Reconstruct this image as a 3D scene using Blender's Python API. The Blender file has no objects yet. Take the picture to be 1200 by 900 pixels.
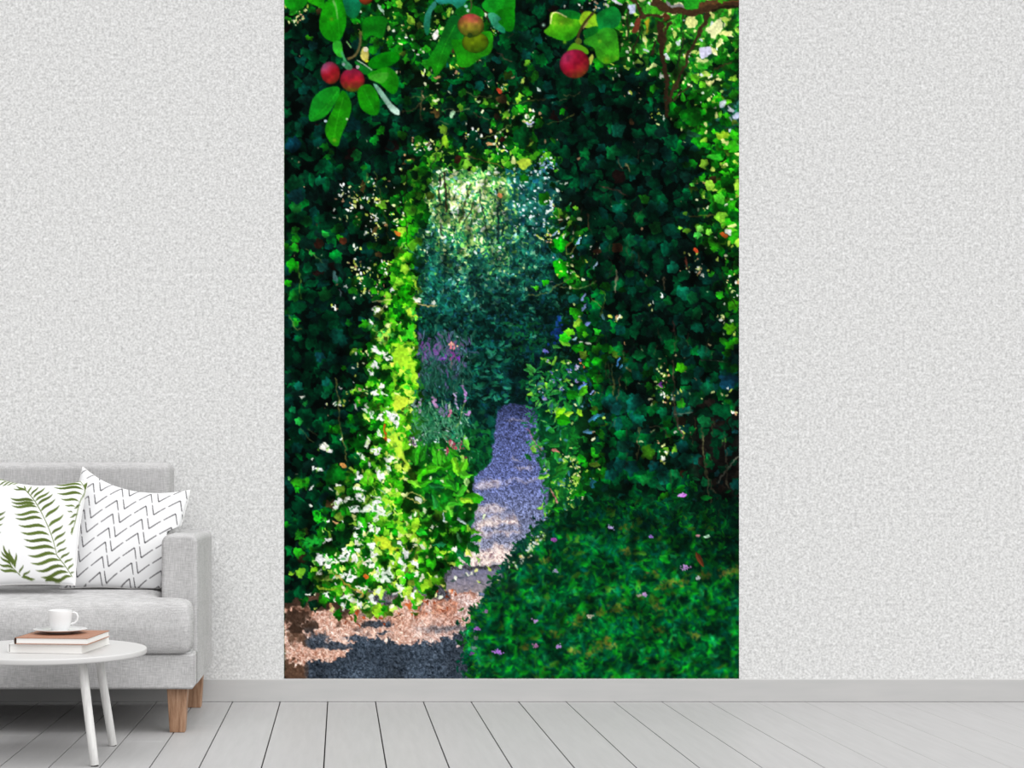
import bpy, bmesh, math
import numpy as np
from mathutils import Vector, Matrix

# ---------------------------------------------------------------- camera, world, sun, exposure
scene = bpy.context.scene
COL = scene.collection
PX = 0.0034                      # one unit of the wall layout in metres
CAM_X, CAM_Y, CAM_Z = 0.0, -6.0, 247 * PX
cam_data = bpy.data.cameras.new('camera')
cam = bpy.data.objects.new('camera', cam_data); COL.objects.link(cam)
cam.location = (CAM_X, CAM_Y, CAM_Z); cam.rotation_euler = (math.pi / 2, 0, 0)
cam_data.sensor_width = 36.0
cam_data.lens = 6.0 / PX * 36.0 / 1200.0
cam_data.shift_x = (600 - 399) / 1200.0
cam_data.shift_y = (575 - 450) / 1200.0
scene.camera = cam
world = bpy.data.worlds.new('soft_daylight'); scene.world = world; world.use_nodes = True
bg = world.node_tree.nodes['Background']
bg.inputs['Color'].default_value = (1.0, 1.0, 1.0, 1); bg.inputs['Strength'].default_value = 0.52
sun_data = bpy.data.lights.new('daylight', 'SUN'); sun_data.energy = 3.7; sun_data.angle = math.radians(90)
sun_data.color = (1.0, 0.998, 0.995)
sun = bpy.data.objects.new('daylight', sun_data); COL.objects.link(sun)
sun.rotation_euler = Vector((-0.38, 0.48, -0.88)).to_track_quat('-Z', 'Y').to_euler()
vs = scene.view_settings
vs.view_transform = 'Standard'; vs.look = 'None'; vs.gamma = 1.0; vs.use_curve_mapping = False; vs.exposure = 0.0

# ---------------------------------------------------------------- helpers
def lin(c):
    c = np.asarray(c, float) / 255.0
    return np.where(c <= 0.04045, c / 12.92, ((c + 0.055) / 1.055) ** 2.4)
def rgba(c): return tuple(float(v) for v in lin(c)) + (1.0,)
def at(px, py, r):
    """point on the ray of layout position (px, py) at depth ratio r = wall distance / distance"""
    return Vector(((px - 399) * PX / r, -6.0 * (1 - 1 / r), CAM_Z - (py - 575) * PX / r))
def setp(o, label=None, cat=None, group=None, kind=None):
    for k, v in (('label', label), ('category', cat), ('group', group), ('kind', kind)):
        if v: o[k] = v
    return o
def link(name, me, m=None, parent=None, smooth=False, loc=None):
    o = bpy.data.objects.new(name, me); COL.objects.link(o)
    if m is not None: me.materials.append(m)
    if parent is not None: o.parent = parent
    if loc is not None: o.location = loc
    if smooth: me.polygons.foreach_set('use_smooth', [True] * len(me.polygons))
    return o
def bm_obj(name, bm, m=None, parent=None, smooth=False, loc=None):
    bmesh.ops.recalc_face_normals(bm, faces=bm.faces)
    me = bpy.data.meshes.new(name); bm.to_mesh(me); bm.free()
    return link(name, me, m, parent, smooth, loc)
def empty(name, loc, rz=0.0):
    o = bpy.data.objects.new(name, None); COL.objects.link(o)
    o.location = loc; o.rotation_euler = (0, 0, rz); o.empty_display_size = .05
    return o
def box_bm(x0, x1, y0, y1, z0, z1, bev=0.0, seg=2, bm=None):
    own = bm is None
    if own: bm = bmesh.new()
    vs_ = [bm.verts.new((x, y, z)) for x in (x0, x1) for y in (y0, y1) for z in (z0, z1)]
    for f in ((0, 1, 3, 2), (4, 6, 7, 5), (0, 4, 5, 1), (2, 3, 7, 6), (0, 2, 6, 4), (1, 5, 7, 3)):
        bm.faces.new([vs_[i] for i in f])
    if bev:
        bmesh.ops.bevel(bm, geom=list(bm.edges), offset=bev, segments=seg, profile=.5, affect='EDGES', clamp_overlap=True)
    return bm
def lathe_bm(prof, n=48, bm=None):
    bm = bm or bmesh.new()
    rings = []
    for r, z in prof:
        if r < 1e-6: rings.append([bm.verts.new((0, 0, z))])
        else: rings.append([bm.verts.new((r * math.cos(2 * math.pi * i / n), r * math.sin(2 * math.pi * i / n), z)) for i in range(n)])
    for a, b in zip(rings, rings[1:]):
        for i in range(n):
            j = (i + 1) % n
            if len(a) == 1 and len(b) == 1: continue
            if len(a) == 1: bm.faces.new((a[0], b[j], b[i]))
            elif len(b) == 1: bm.faces.new((a[i], a[j], b[0]))
            else: bm.faces.new((a[i], a[j], b[j], b[i]))
    return bm
def tube_bm(pts, rad, n=10, bm=None):
    bm = bm or bmesh.new()
    P = [Vector(p) for p in pts]; rings = []
    for i, p in enumerate(P):
        d = (P[min(i + 1, len(P) - 1)] - P[max(i - 1, 0)]).normalized()
        a = d.orthogonal().normalized() if i == 0 else (a - a.dot(d) * d).normalized()
        b = d.cross(a)
        r = rad[i] if isinstance(rad, (list, tuple)) else rad
        rings.append([bm.verts.new(p + (a * math.cos(2 * math.pi * k / n) + b * math.sin(2 * math.pi * k / n)) * r) for k in range(n)])
    for u, v in zip(rings, rings[1:]):
        for k in range(n): bm.faces.new((u[k], u[(k + 1) % n], v[(k + 1) % n], v[k]))
    bm.faces.new(rings[0][::-1]); bm.faces.new(rings[-1])
    return bm
def weighted(o):
    m = o.modifiers.new('normals', 'WEIGHTED_NORMAL'); m.keep_sharp = True
    return o

# ---------------------------------------------------------------- materials
def mat(name, col, rough=.6, spec=.3, coat=0.0):
    m = bpy.data.materials.new(name); m.use_nodes = True
    b = m.node_tree.nodes['Principled BSDF']
    b.inputs['Base Color'].default_value = rgba(col); b.inputs['Roughness'].default_value = rough
    b.inputs['Specular IOR Level'].default_value = spec; b.inputs['Coat Weight'].default_value = coat
    return m
def nodes(m):
    return m.node_tree.nodes, m.node_tree.links, m.node_tree.nodes['Principled BSDF']
def coords(m, scale=(1, 1, 1)):
    N, L, b = nodes(m)
    t = N.new('ShaderNodeTexCoord'); mp = N.new('ShaderNodeMapping'); mp.inputs['Scale'].default_value = scale
    L.new(t.outputs['Object'], mp.inputs['Vector']); return mp.outputs['Vector']
def noise(m, vec, scale, detail=2.0, rough=.5):
    N, L, b = nodes(m)
    n = N.new('ShaderNodeTexNoise'); n.inputs['Scale'].default_value = scale; n.inputs['Detail'].default_value = detail; n.inputs['Roughness'].default_value = rough
    L.new(vec, n.inputs['Vector']); return n.outputs['Fac']
def ramp(m, fac, stops):
    N, L, b = nodes(m)
    r = N.new('ShaderNodeValToRGB'); e = r.color_ramp.elements
    for i, (p, c) in enumerate(stops):
        x = e[i] if i < 2 else e.new(p)
        x.position = p; x.color = rgba(c)
    L.new(fac, r.inputs['Fac']); return r.outputs['Color']
def bump(m, fac, strength=.2, dist=.002):
    N, L, b = nodes(m)
    k = N.new('ShaderNodeBump'); k.inputs['Strength'].default_value = strength; k.inputs['Distance'].default_value = dist
    L.new(fac, k.inputs['Height']); L.new(k.outputs['Normal'], b.inputs['Normal'])
def math2(m, op, a, b_):
    N, L, b = nodes(m)
    n = N.new('ShaderNodeMath'); n.operation = op
    for i, v in enumerate((a, b_)):
        if isinstance(v, (int, float)): n.inputs[i].default_value = v
        else: L.new(v, n.inputs[i])
    return n.outputs[0]

M = {}
# rough speckled plaster paper of the wall
m = M['plaster'] = mat('wall_plaster', (222, 221, 220), .95, .1)
v = coords(m); f = math2(m, 'ADD', math2(m, 'MULTIPLY', noise(m, v, 105, 3, .65), .72), math2(m, 'MULTIPLY', noise(m, v, 48, 2, .5), .28))
nodes(m)[1].new(ramp(m, f, [(.30, (174, 174, 174)), (.5, (212, 212, 211)), (.70, (242, 242, 242))]), nodes(m)[2].inputs['Base Color']); bump(m, f, .35, .0025)
# painted floor boards
m = M['board'] = mat('painted_boards', (206, 205, 205), .4, .03)
v = coords(m, (14, 1.2, 1)); f = noise(m, v, 3.0, 4, .6)
nodes(m)[1].new(ramp(m, f, [(.25, (171, 170, 170)), (.75, (179, 178, 178))]), nodes(m)[2].inputs['Base Color'])
M['gap'] = mat('dark_joint', (46, 44, 42), .9, .05)
M['joint_glint'] = mat('painted_joint_glint', (224, 223, 221), .6, .2)  # pale tone stands in for light caught on the plank end chamfers
m = M['baseboard'] = mat('painted_baseboard', (199, 198, 197), .5, .25)
v = coords(m, (1, 8, 8)); f = noise(m, v, 4, 3); nodes(m)[1].new(ramp(m, f, [(.3, (184, 184, 183)), (.7, (190, 189, 188))]), nodes(m)[2].inputs['Base Color'])
# grey linen upholstery: fine crossing threads
def linen(name, lo, hi):
    m = mat(name, hi, .95, .08)
    a = noise(m, coords(m, (420, 420, 34)), 1.0, 2, .6); b2 = noise(m, coords(m, (34, 34, 460)), 1.0, 2, .6); c2 = noise(m, coords(m), 9, 3)
    f = math2(m, 'ADD', math2(m, 'MULTIPLY', math2(m, 'ADD', a, b2), .42), math2(m, 'MULTIPLY', c2, .16))
    nodes(m)[1].new(ramp(m, f, [(.36, lo), (.64, hi)]), nodes(m)[2].inputs['Base Color']); bump(m, f, .3, .0015)
    return m
M['linen'] = linen('grey_linen', (156, 155, 155), (200, 199, 199))
M['seam'] = linen('linen_piping', (160, 160, 160), (192, 192, 192))
# stained wood of the sofa feet
m = M['wood'] = mat('brown_wood', (150, 112, 84), .5, .3)
v = coords(m, (60, 60, 5)); f = noise(m, v, 1.6, 4, .65)
nodes(m)[1].new(ramp(m, f, [(.25, (116, 84, 62)), (.5, (158, 122, 96)), (.78, (188, 154, 128))]), nodes(m)[2].inputs['Base Color'])
m = M['white_wood'] = mat('white_painted_wood', (222, 221, 219), .45, .3)
v = coords(m, (70, 70, 4)); f = noise(m, v, 1.5, 3, .6)
nodes(m)[1].new(ramp(m, f, [(.3, (205, 204, 202)), (.6, (228, 227, 225))]), nodes(m)[2].inputs['Base Color'])
M['table_white'] = mat('white_lacquer', (198, 197, 196), .4, .25)
M['foot'] = mat('dark_foot_pad', (60, 58, 56), .7, .2)
M['porcelain'] = mat('white_porcelain', (222, 222, 222), .15, .5, .2)
m = M['brown_cover'] = mat('brown_book_cover', (150, 104, 84), .6, .3)
v = coords(m); f = noise(m, v, 180, 2); nodes(m)[1].new(ramp(m, f, [(.3, (152, 108, 86)), (.7, (170, 124, 100))]), nodes(m)[2].inputs['Base Color'])
M['spine_edge'] = mat('dark_spine', (70, 56, 50), .6, .2)
M['white_cover'] = mat('white_book_cover', (226, 225, 223), .5, .3)
m = M['pages'] = mat('book_pages', (238, 237, 234), .9, .1)
v = coords(m, (1, 1, 900)); f = noise(m, v, 1.0, 1); nodes(m)[1].new(ramp(m, f, [(.3, (224, 222, 218)), (.7, (243, 242, 240))]), nodes(m)[2].inputs['Base Color'])
def printed(name, rough=.85, spec=.08):
    """ink on paper or cloth: the colours come from the mesh's own 'print' attribute"""
    m = mat(name, (255, 255, 255), rough, spec)
    N, L, b = nodes(m); a = N.new('ShaderNodeAttribute'); a.attribute_name = 'print'
    L.new(a.outputs['Color'], b.inputs['Base Color']); return m
M['mural'] = printed('mural_print', .9, .03)
m = M['cloth'] = printed('cushion_print', .95, .05)
bump(m, noise(m, coords(m, (300, 300, 300)), 1.0, 2), .15, .001)
M['paper'] = mat('mural_paper', (205, 204, 202), .9, .05)

# ---------------------------------------------------------------- the room
WX0, WX1, WH = -4.4, 5.6, 3.05
wall = bm_obj('wall_back', box_bm(WX0, WX1, 0, .12, -.05, WH), M['plaster']); setp(wall, 'white plaster-textured wall behind the mural and sofa', None, None, 'structure')
FY0 = -5.6
floor = bm_obj('floor', box_bm(WX0, WX1, FY0, 0.0, -.05, -.008), M['gap']); setp(floor, 'pale grey painted plank floor', None, None, 'structure')
J = [-1000, -944, -888, -832, -776, -720, -664, -608, -552, -497, -451, -406, -360, -314, -268, -222, -176, -131, -90, -45, 1, 47, 94, 138.5, 184, 228.5, 272.7, 328.4, 384, 440, 496, 552, 607.5, 663, 719, 775, 830.5, 886, 942, 997, 1053, 1109, 1165, 1220, 1276, 1332, 1388, 1444, 1500, 1556, 1612, 1668, 1724, 1780, 1836, 1892, 1948, 2004]
def gap_at(px): return float(np.interp(px, [0, 600, 720, 830, 886, 945, 1400], [.0044, .0040, .0030, .0019, .0008, .0005, .0005]))
ENDS = {47: [-.836, -2.9], 184: [-.958, -3.4], 228.5: [-.611, -2.6], 1: [-2.2], 94: [-1.9], 138.5: [-2.7]}
k = 0
for a, b in zip(J, J[1:]):
    x0 = max(WX0 + .002, (a - 399) * PX + gap_at(a) / 2); x1 = min(WX1 - .002, (b - 399) * PX - gap_at(b) / 2)
    cuts = ENDS.get(a, [-1.55 - .8 * ((k * 7) % 5) - .11 * (k % 3)]); k += 1
    ys = [-.0005] + sorted(cuts, reverse=True) + [FY0 + .002]
    for j, (y1, y0) in enumerate(zip(ys, ys[1:])):
        bm = box_bm(x0, x1, y0 + (.0012 if j < len(ys) - 2 else 0), y1 - (.0012 if j else 0), -.0085, 0.0, .0007, 1)
        bm_obj('plank', bm, M['board'], floor)
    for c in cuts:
        bm_obj('joint_highlight', box_bm(x0 + .001, x1 - .001, c - .0011, c + .0011, -.0085, -.0003), M['joint_glint'], floor)  # added pale strip: painted highlight along the plank ends
bb = bm_obj('baseboard_back', box_bm(WX0, WX1, -.014, 0, .0, .0893, .002, 2), M['baseboard']); setp(bb, 'pale grey baseboard along the foot of the wall', None, None, 'structure')
bb.location.z = .0006
# ---------------------------------------------------------------- print of the garden mural
# The mural is a flat printed picture. Its print is painted here stroke by stroke
# (leaves, apples, path, flowers) and stored as colours of the sheet's own mesh.
MX0, MX1, MY0, MY1 = 333.0, 866.0, -30.0, 795.0      # extent of the sheet in units of 3.4 mm
SS = 2
CW, CH = int(round((MX1 - MX0) * SS)), int(round((MY1 - MY0) * SS))
rng = np.random.default_rng(11)
cv = np.zeros((CH, CW, 3), np.float32)
idm = np.ones((CH, CW), np.uint8)
cur_id = [0]                                          # 0: leave the id map untouched

def X_(x): return (x - MX0) * SS
def Y_(y): return (y - MY0) * SS

def noise2(h, w, scale, seed):
    """smooth value noise in [0,1]"""
    r = np.random.default_rng(seed)
    gh, gw = int(h / scale) + 3, int(w / scale) + 3
    g = r.random((gh, gw)).astype(np.float32)
    yy = np.arange(h) / scale; xx = np.arange(w) / scale
    y0 = yy.astype(int); x0 = xx.astype(int)
    fy = (yy - y0)[:, None]; fx = (xx - x0)[None, :]
    fy = fy * fy * (3 - 2 * fy); fx = fx * fx * (3 - 2 * fx)
    a = g[y0][:, x0]; b = g[y0][:, x0 + 1]; c = g[y0 + 1][:, x0]; d = g[y0 + 1][:, x0 + 1]
    return (a * (1 - fx) + b * fx) * (1 - fy) + (c * (1 - fx) + d * fx) * fy

def boxblur(m, r):
    if r < 1: return m
    k = 2 * r + 1
    for ax in (0, 1):
        p = np.pad(m, [(r + 1, r) if i == ax else (0, 0) for i in range(m.ndim)], mode='edge').cumsum(ax)
        m = (np.take(p, range(k, p.shape[ax]), ax) - np.take(p, range(0, p.shape[ax] - k), ax)) / k
    return m

def comp(y0, x0, mask, col):
    """composite colour (rgb 0..255 or array) through mask at canvas offset"""
    h, w = mask.shape
    sy0, sx0 = max(0, -y0), max(0, -x0)
    sy1, sx1 = min(h, CH - y0), min(w, CW - x0)
    if sy1 <= sy0 or sx1 <= sx0: return
    m = mask[sy0:sy1, sx0:sx1, None]
    c = np.asarray(col, np.float32)
    if c.ndim == 3: c = c[sy0:sy1, sx0:sx1]
    t = cv[y0 + sy0:y0 + sy1, x0 + sx0:x0 + sx1]
    t += (c - t) * m
    if cur_id[0]:
        idm[y0 + sy0:y0 + sy1, x0 + sx0:x0 + sx1][m[..., 0] > 0.5] = cur_id[0]

def ivy(x, y, R, a, col, shade=0.25, al=1.0):
    cx, cy, R = X_(x), Y_(y), R * SS
    n = int(R * 1.25) + 2
    x0, y0 = int(cx) - n, int(cy) - n
    v, u = np.mgrid[y0:y0 + 2 * n + 1, x0:x0 + 2 * n + 1].astype(np.float32)
    u -= cx; v -= cy
    rho = np.sqrt(u * u + v * v) + 1e-6
    th = np.arctan2(v, u) - a
    f = 0.80 + 0.10 * np.cos(5 * th) + 0.14 * np.cos(th) - 0.03 * np.cos(2 * th) + .06 * np.sin(3 * th + R)
    m = np.clip((R * f - rho) * 0.8 + 0.5, 0, 1) * al
    sh = 1 + shade * (u * math.cos(a + 2) + v * math.sin(a + 2)) / R
    vein = np.clip(1 - np.abs(np.sin(th * 2.5)) * rho / (0.10 * R + 1.0), 0, 1) * 0.18
    c = np.asarray(col, np.float32)[None, None] * (sh + vein)[..., None]
    comp(y0, x0, m, np.clip(c, 0, 255))

def blob(x, y, rx, ry, a, col, al=1.0, rag=.2):
    cx, cy, rx, ry = X_(x), Y_(y), rx * SS, ry * SS
    n = int(max(rx, ry) * 1.5) + 2
    x0, y0 = int(cx) - n, int(cy) - n
    v, u = np.mgrid[y0:y0 + 2 * n + 1, x0:x0 + 2 * n + 1].astype(np.float32)
    u -= cx; v -= cy
    p, q = (u * math.cos(a) + v * math.sin(a)) / rx, (-u * math.sin(a) + v * math.cos(a)) / ry
    th = np.arctan2(q, p); f1, f2 = rng.uniform(0, 6.3, 2)
    f = 1 + rag * np.sin(3 * th + f1) + rag * .8 * np.sin(5 * th + f2)
    m = np.clip((f - np.sqrt(p * p + q * q)) * min(rx, ry) * .8 + .5, 0, 1) * al
    comp(y0, x0, m, np.clip(np.asarray(col, np.float32)[None, None] * (1 + .08 * p - .05 * np.sin(4 * th + f2))[..., None], 0, 255))

def soft(x, y, r, col, al=1.0):
    cx, cy, r = X_(x), Y_(y), r * SS
    n = int(r * 1.8) + 2
    x0, y0 = int(cx) - n, int(cy) - n
    v, u = np.mgrid[y0:y0 + 2 * n + 1, x0:x0 + 2 * n + 1].astype(np.float32)
    comp(y0, x0, np.exp(-((u - cx) ** 2 + (v - cy) ** 2) / (r * r * .6)) * al, col)

def leaf(x, y, L, W, a, col, shade=0.2, al=1.0, rib=0.0):
    cx, cy, L, W = X_(x), Y_(y), L * SS, W * SS
    n = int(max(L, W)) + 2
    x0, y0 = int(cx) - n, int(cy) - n
    v, u = np.mgrid[y0:y0 + 2 * n + 1, x0:x0 + 2 * n + 1].astype(np.float32)
    u -= cx; v -= cy
    p = (u * math.cos(a) + v * math.sin(a)) / L
    q = (-u * math.sin(a) + v * math.cos(a))
    w = W * np.clip(1 - p * p, 0, 1) ** 0.8 * (1 - 0.25 * p)
    m = np.clip((w - np.abs(q)) * 0.9 + 0.4, 0, 1) * (np.abs(p) < 1) * al
    c = np.asarray(col, np.float32)[None, None] * (1 + shade * np.sign(q) * 0.6 + shade * p * 0.5)[..., None]
    if rib: c = c + (np.clip(1 - np.abs(q) / (0.12 * W + 1), 0, 1) * rib * 255)[..., None]
    comp(y0, x0, m, np.clip(c, 0, 255))

def dot(x, y, r, col, al=1.0, asp=1.0, a=0.0):
    cx, cy, r = X_(x), Y_(y), r * SS
    n = int(r * max(1, asp)) + 2
    x0, y0 = int(cx) - n, int(cy) - n
    v, u = np.mgrid[y0:y0 + 2 * n + 1, x0:x0 + 2 * n + 1].astype(np.float32)
    u -= cx; v -= cy
    if asp != 1.0:
        u, v = (u * math.cos(a) + v * math.sin(a)) / asp, -u * math.sin(a) + v * math.cos(a)
    m = np.clip(r + 0.5 - np.sqrt(u * u + v * v), 0, 1) * al
    comp(y0, x0, m, col)

def smooth(pts, k=6, closed=True):
    P = np.asarray(pts, float)
    n = len(P); out = []
    for i in range(n if closed else n - 1):
        g = (lambda j: P[j % n]) if closed else (lambda j: P[min(max(j, 0), n - 1)])
        p0, p1, p2, p3 = g(i - 1), g(i), g(i + 1), g(i + 2)
        for t in np.arange(k) / k:
            out.append(0.5 * ((2 * p1) + (-p0 + p2) * t + (2 * p0 - 5 * p1 + 4 * p2 - p3) * t * t + (-p0 + 3 * p1 - 3 * p2 + p3) * t ** 3))
    if not closed: out.append(P[-1])
    return np.array(out)

def polymask(pts, feather=0, sm=True):
    P = smooth(pts) if sm else np.asarray(pts, float)
    P = np.stack([X_(P[:, 0]), Y_(P[:, 1])], 1)
    f = int(feather * SS) + 2
    x0, y0 = int(P[:, 0].min()) - f, int(P[:, 1].min()) - f
    x1, y1 = int(P[:, 0].max()) + f + 1, int(P[:, 1].max()) + f + 1
    x0, y0, x1, y1 = max(x0, -40), max(y0, -40), min(x1, CW + 40), min(y1, CH + 40)
    x1, y1 = max(x1, x0 + 1), max(y1, y0 + 1)
    m = np.zeros((y1 - y0, x1 - x0), bool)
    xs = np.arange(x0, x1) + 0.5
    for j in range(y0, y1):
        yc = j + 0.5
        A, B = P, np.roll(P, -1, 0)
        k = (A[:, 1] > yc) != (B[:, 1] > yc)
        if not k.any(): continue
        A, B = A[k], B[k]
        xi = A[:, 0] + (yc - A[:, 1]) / (B[:, 1] - A[:, 1]) * (B[:, 0] - A[:, 0])
        m[j - y0] = (xs[:, None] > xi[None]).sum(1) % 2 == 1
    m = m.astype(np.float32)
    m = boxblur(m, max(1, int(feather * SS)))
    return y0, x0, m

def poly(pts, col, feather=0.5, al=1.0, sm=True, col2=None, ang=0.0, grain=0.0, grad=None):
    """flat shape, colour col -> col2 along direction ang"""
    y0, x0, m = polymask(pts, feather, sm)
    c = np.asarray(col, np.float32)
    if col2 is not None or grain:
        v, u = np.mgrid[0:m.shape[0], 0:m.shape[1]].astype(np.float32)
        p = u * math.cos(ang) + v * math.sin(ang)
        t = (p - p.min()) / (p.max() - p.min() + 1e-6)
        c = c + (np.asarray(col2 if col2 is not None else col, np.float32) - c) * t[..., None]
        if grain:
            c = c * (1 + grain * (rng.random(m.shape) - 0.5))[..., None]
    comp(y0, x0, m * al, np.clip(c, 0, 255))

def stroke(pts, w, col, al=1.0, w1=None, feather=0.3):
    P = smooth(pts, 8, False)
    d = np.gradient(P, axis=0); d /= (np.linalg.norm(d, axis=1, keepdims=True) + 1e-9)
    nrm = np.stack([-d[:, 1], d[:, 0]], 1)
    ww = np.linspace(w, w if w1 is None else w1, len(P))[:, None] / 2
    poly(np.concatenate([P + nrm * ww, (P - nrm * ww)[::-1]]), col, feather, al, sm=False)

def pick(cols):
    w = np.array([c[3] if len(c) > 3 else 1 for c in cols], float)
    c = cols[rng.choice(len(cols), p=w / w.sum())]
    return np.array(c[:3], float)

# ---- kinds of planting: ground tone, leaf tones (r,g,b,weight), leaf shape, radius, leaves per cell, glints
ST = {
 'K': dict(bg=(1, 10, 7), cols=[(0, 36, 20, 4), (0, 50, 26, 3), (2, 44, 36, 2), (0, 66, 32, 1.2), (4, 26, 20, 3), (20, 12, 10, .15)], kind='ivy', r=(5.5, 9.5), n=7, g=[(120, 140, 110), (150, 120, 90)], ng=.25, gr=.8),
 'D': dict(bg=(2, 16, 9), cols=[(0, 60, 30, 3), (0, 78, 30, 3), (4, 62, 52, 2), (0, 92, 30, 1.2), (4, 36, 26, 2), (34, 28, 16, .2)], kind='ivy', r=(5.5, 9.5), n=7, g=[(150, 170, 120), (170, 150, 110)], ng=.5, gr=.9),
 'd': dict(bg=(4, 18, 6), cols=[(0, 52, 18, 3), (6, 76, 14, 3), (20, 100, 16, 2), (4, 40, 24, 3), (50, 40, 20, .4), (80, 140, 30, .7)], kind='ivy', r=(3, 7), n=10, g=[(230, 235, 190, 3), (190, 220, 90, 3), (200, 150, 100, 1.3)], ng=4.5, gr=1.2),
 'g': dict(bg=(4, 34, 6), cols=[(4, 80, 12, 3), (14, 110, 14, 3), (30, 140, 20, 2), (2, 54, 18, 3), (110, 160, 40, .6)], kind='ivy', r=(3.5, 7.5), n=11, g=[(210, 230, 140), (150, 200, 60), (210, 220, 200)], ng=2.6, gr=1.1),
 'G': dict(bg=(6, 60, 6), cols=[(10, 120, 10, 3), (40, 160, 16, 3), (90, 190, 30, 2), (4, 80, 8, 3), (150, 210, 60, 1.5)], kind='ivy', r=(3.5, 8), n=12, g=[(235, 240, 150), (190, 225, 80), (230, 235, 215)], ng=4, gr=1.5),
 'Y': dict(bg=(40, 120, 8), cols=[(150, 215, 40, 3), (190, 238, 70, 3), (90, 180, 20, 2.5), (30, 130, 10, 2), (215, 245, 110, 1.5)], kind='ivy', r=(3.5, 8), n=12, g=[(250, 250, 225), (240, 250, 170), (230, 225, 120)], ng=4.5, gr=1.7),
 'W': dict(bg=(26, 104, 10), cols=[(120, 205, 40, 2.6), (60, 170, 20, 4), (14, 120, 10, 4), (180, 232, 90, 2), (4, 70, 10, 1.4)], kind='ivy', r=(3.5, 8), n=12, g=[(250, 250, 250, 3), (235, 245, 235, 2), (225, 245, 160, 2)], ng=3.8, gr=1.9),
 'S': dict(bg=(96, 150, 84), cols=[(170, 206, 110, 2.4), (206, 224, 150, 1.8), (110, 180, 76, 3.4), (50, 134, 64, 4), (20, 90, 54, 4), (120, 170, 180, 1), (240, 246, 225, .8)], kind='dot', r=(.8, 2.0), n=110, g=[(250, 250, 235)], ng=3, gr=1.2),
 'T': dict(bg=(14, 70, 58), cols=[(18, 86, 66, 3), (10, 60, 52, 3), (34, 112, 84, 2.4), (20, 78, 92, 2), (70, 140, 110, 1), (4, 40, 34, 3), (130, 170, 130, .6)], kind='dot', r=(.8, 2.2), n=100, g=[(150, 190, 160), (190, 210, 180)], ng=2.2, gr=.9),
 'B': dict(bg=(3, 38, 32), cols=[(6, 56, 46, 3), (2, 36, 30, 3), (10, 70, 62, 2), (12, 58, 72, 1.5), (2, 22, 18, 3), (20, 90, 60, 1)], kind='dot', r=(1.2, 3.2), n=60, g=[(90, 140, 120), (150, 150, 120)], ng=.8, gr=.8),
 'L': dict(bg=(34, 104, 22), cols=[(10, 96, 14, 3), (30, 140, 24, 3), (70, 175, 44, 2.6), (6, 60, 24, 2.4), (226, 232, 150, 1.1), (150, 196, 70, 1.4)], kind='leaf', r=(3, 6.5), n=16, g=[(245, 245, 190), (225, 235, 240), (200, 225, 110)], ng=4, gr=1.6),
 'M': dict(bg=(16, 70, 50), cols=[(14, 90, 60, 3), (30, 120, 80, 2), (20, 96, 30, 3), (60, 130, 120, 2), (170, 200, 190, 1.4), (6, 54, 30, 2)], kind='dot', r=(1.2, 3), n=55, g=[(230, 235, 250), (180, 220, 120)], ng=3, gr=1.4),
 'V': dict(bg=(24, 66, 56), cols=[(30, 84, 66, 3), (44, 96, 84, 2), (20, 60, 50, 3), (70, 100, 120, 1.6), (90, 84, 130, 1.2)], kind='needle', r=(3, 6), n=50, g=[(150, 170, 180)], ng=1, gr=.8),
 't': dict(bg=(20, 76, 50), cols=[(40, 116, 76, 3), (70, 146, 100, 3), (24, 90, 60, 3), (110, 170, 130, 1.6), (6, 50, 30, 2)], kind='needle', r=(2, 4.5), n=70, g=[(190, 210, 170), (180, 200, 200)], ng=3, gr=.9),
 'C': dict(bg=(4, 60, 26), cols=[(6, 76, 34, 3), (14, 96, 40, 3), (2, 46, 24, 2.4), (24, 110, 50, 1)], kind='dot', r=(1.2, 2.6), n=70, g=[(50, 130, 70)], ng=1, gr=.8),
 'H': dict(bg=(10, 84, 16), cols=[(30, 140, 20, 3), (50, 160, 24, 3), (10, 90, 16, 3), (100, 190, 50, 2), (4, 56, 20, 2)], kind='leaf', r=(4, 8), n=13, g=[(220, 235, 190), (170, 210, 90)], ng=3, gr=1.2),
 'R': dict(bg=(6, 64, 26), cols=[(14, 100, 30, 3), (30, 130, 44, 3), (6, 70, 36, 3), (60, 150, 60, 1.4), (120, 190, 50, .9), (50, 110, 120, .8)], kind='leaf', r=(2.5, 6), n=22, g=[(190, 220, 120), (130, 170, 200), (225, 230, 170)], ng=2.6, gr=1.1),
 'F': dict(bg=(0, 52, 26), cols=[(0, 76, 34, 3), (4, 94, 28, 3), (0, 66, 44, 2.4), (10, 114, 22, 1.8), (0, 46, 24, 2.4), (44, 90, 24, .8), (14, 100, 54, 1)], kind='leaf', r=(3, 6.5), n=20, g=[(60, 130, 60), (90, 110, 50)], ng=.6, gr=.9),
 'f': dict(bg=(0, 26, 14), cols=[(0, 46, 24, 3), (2, 60, 22, 3), (0, 34, 22, 3), (4, 80, 24, 1)], kind='leaf', r=(3, 6.5), n=16, g=[(60, 110, 60)], ng=.3, gr=.8),
 'Q': dict(bg=(14, 14, 12), cols=[(2, 40, 24, 3), (0, 56, 30, 2), (26, 22, 18, 3), (10, 44, 46, 1.4), (0, 30, 16, 2)], kind='ivy', r=(4, 7.5), n=6, g=[(120, 120, 100), (60, 120, 40)], ng=.5, gr=.9),
}
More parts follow.
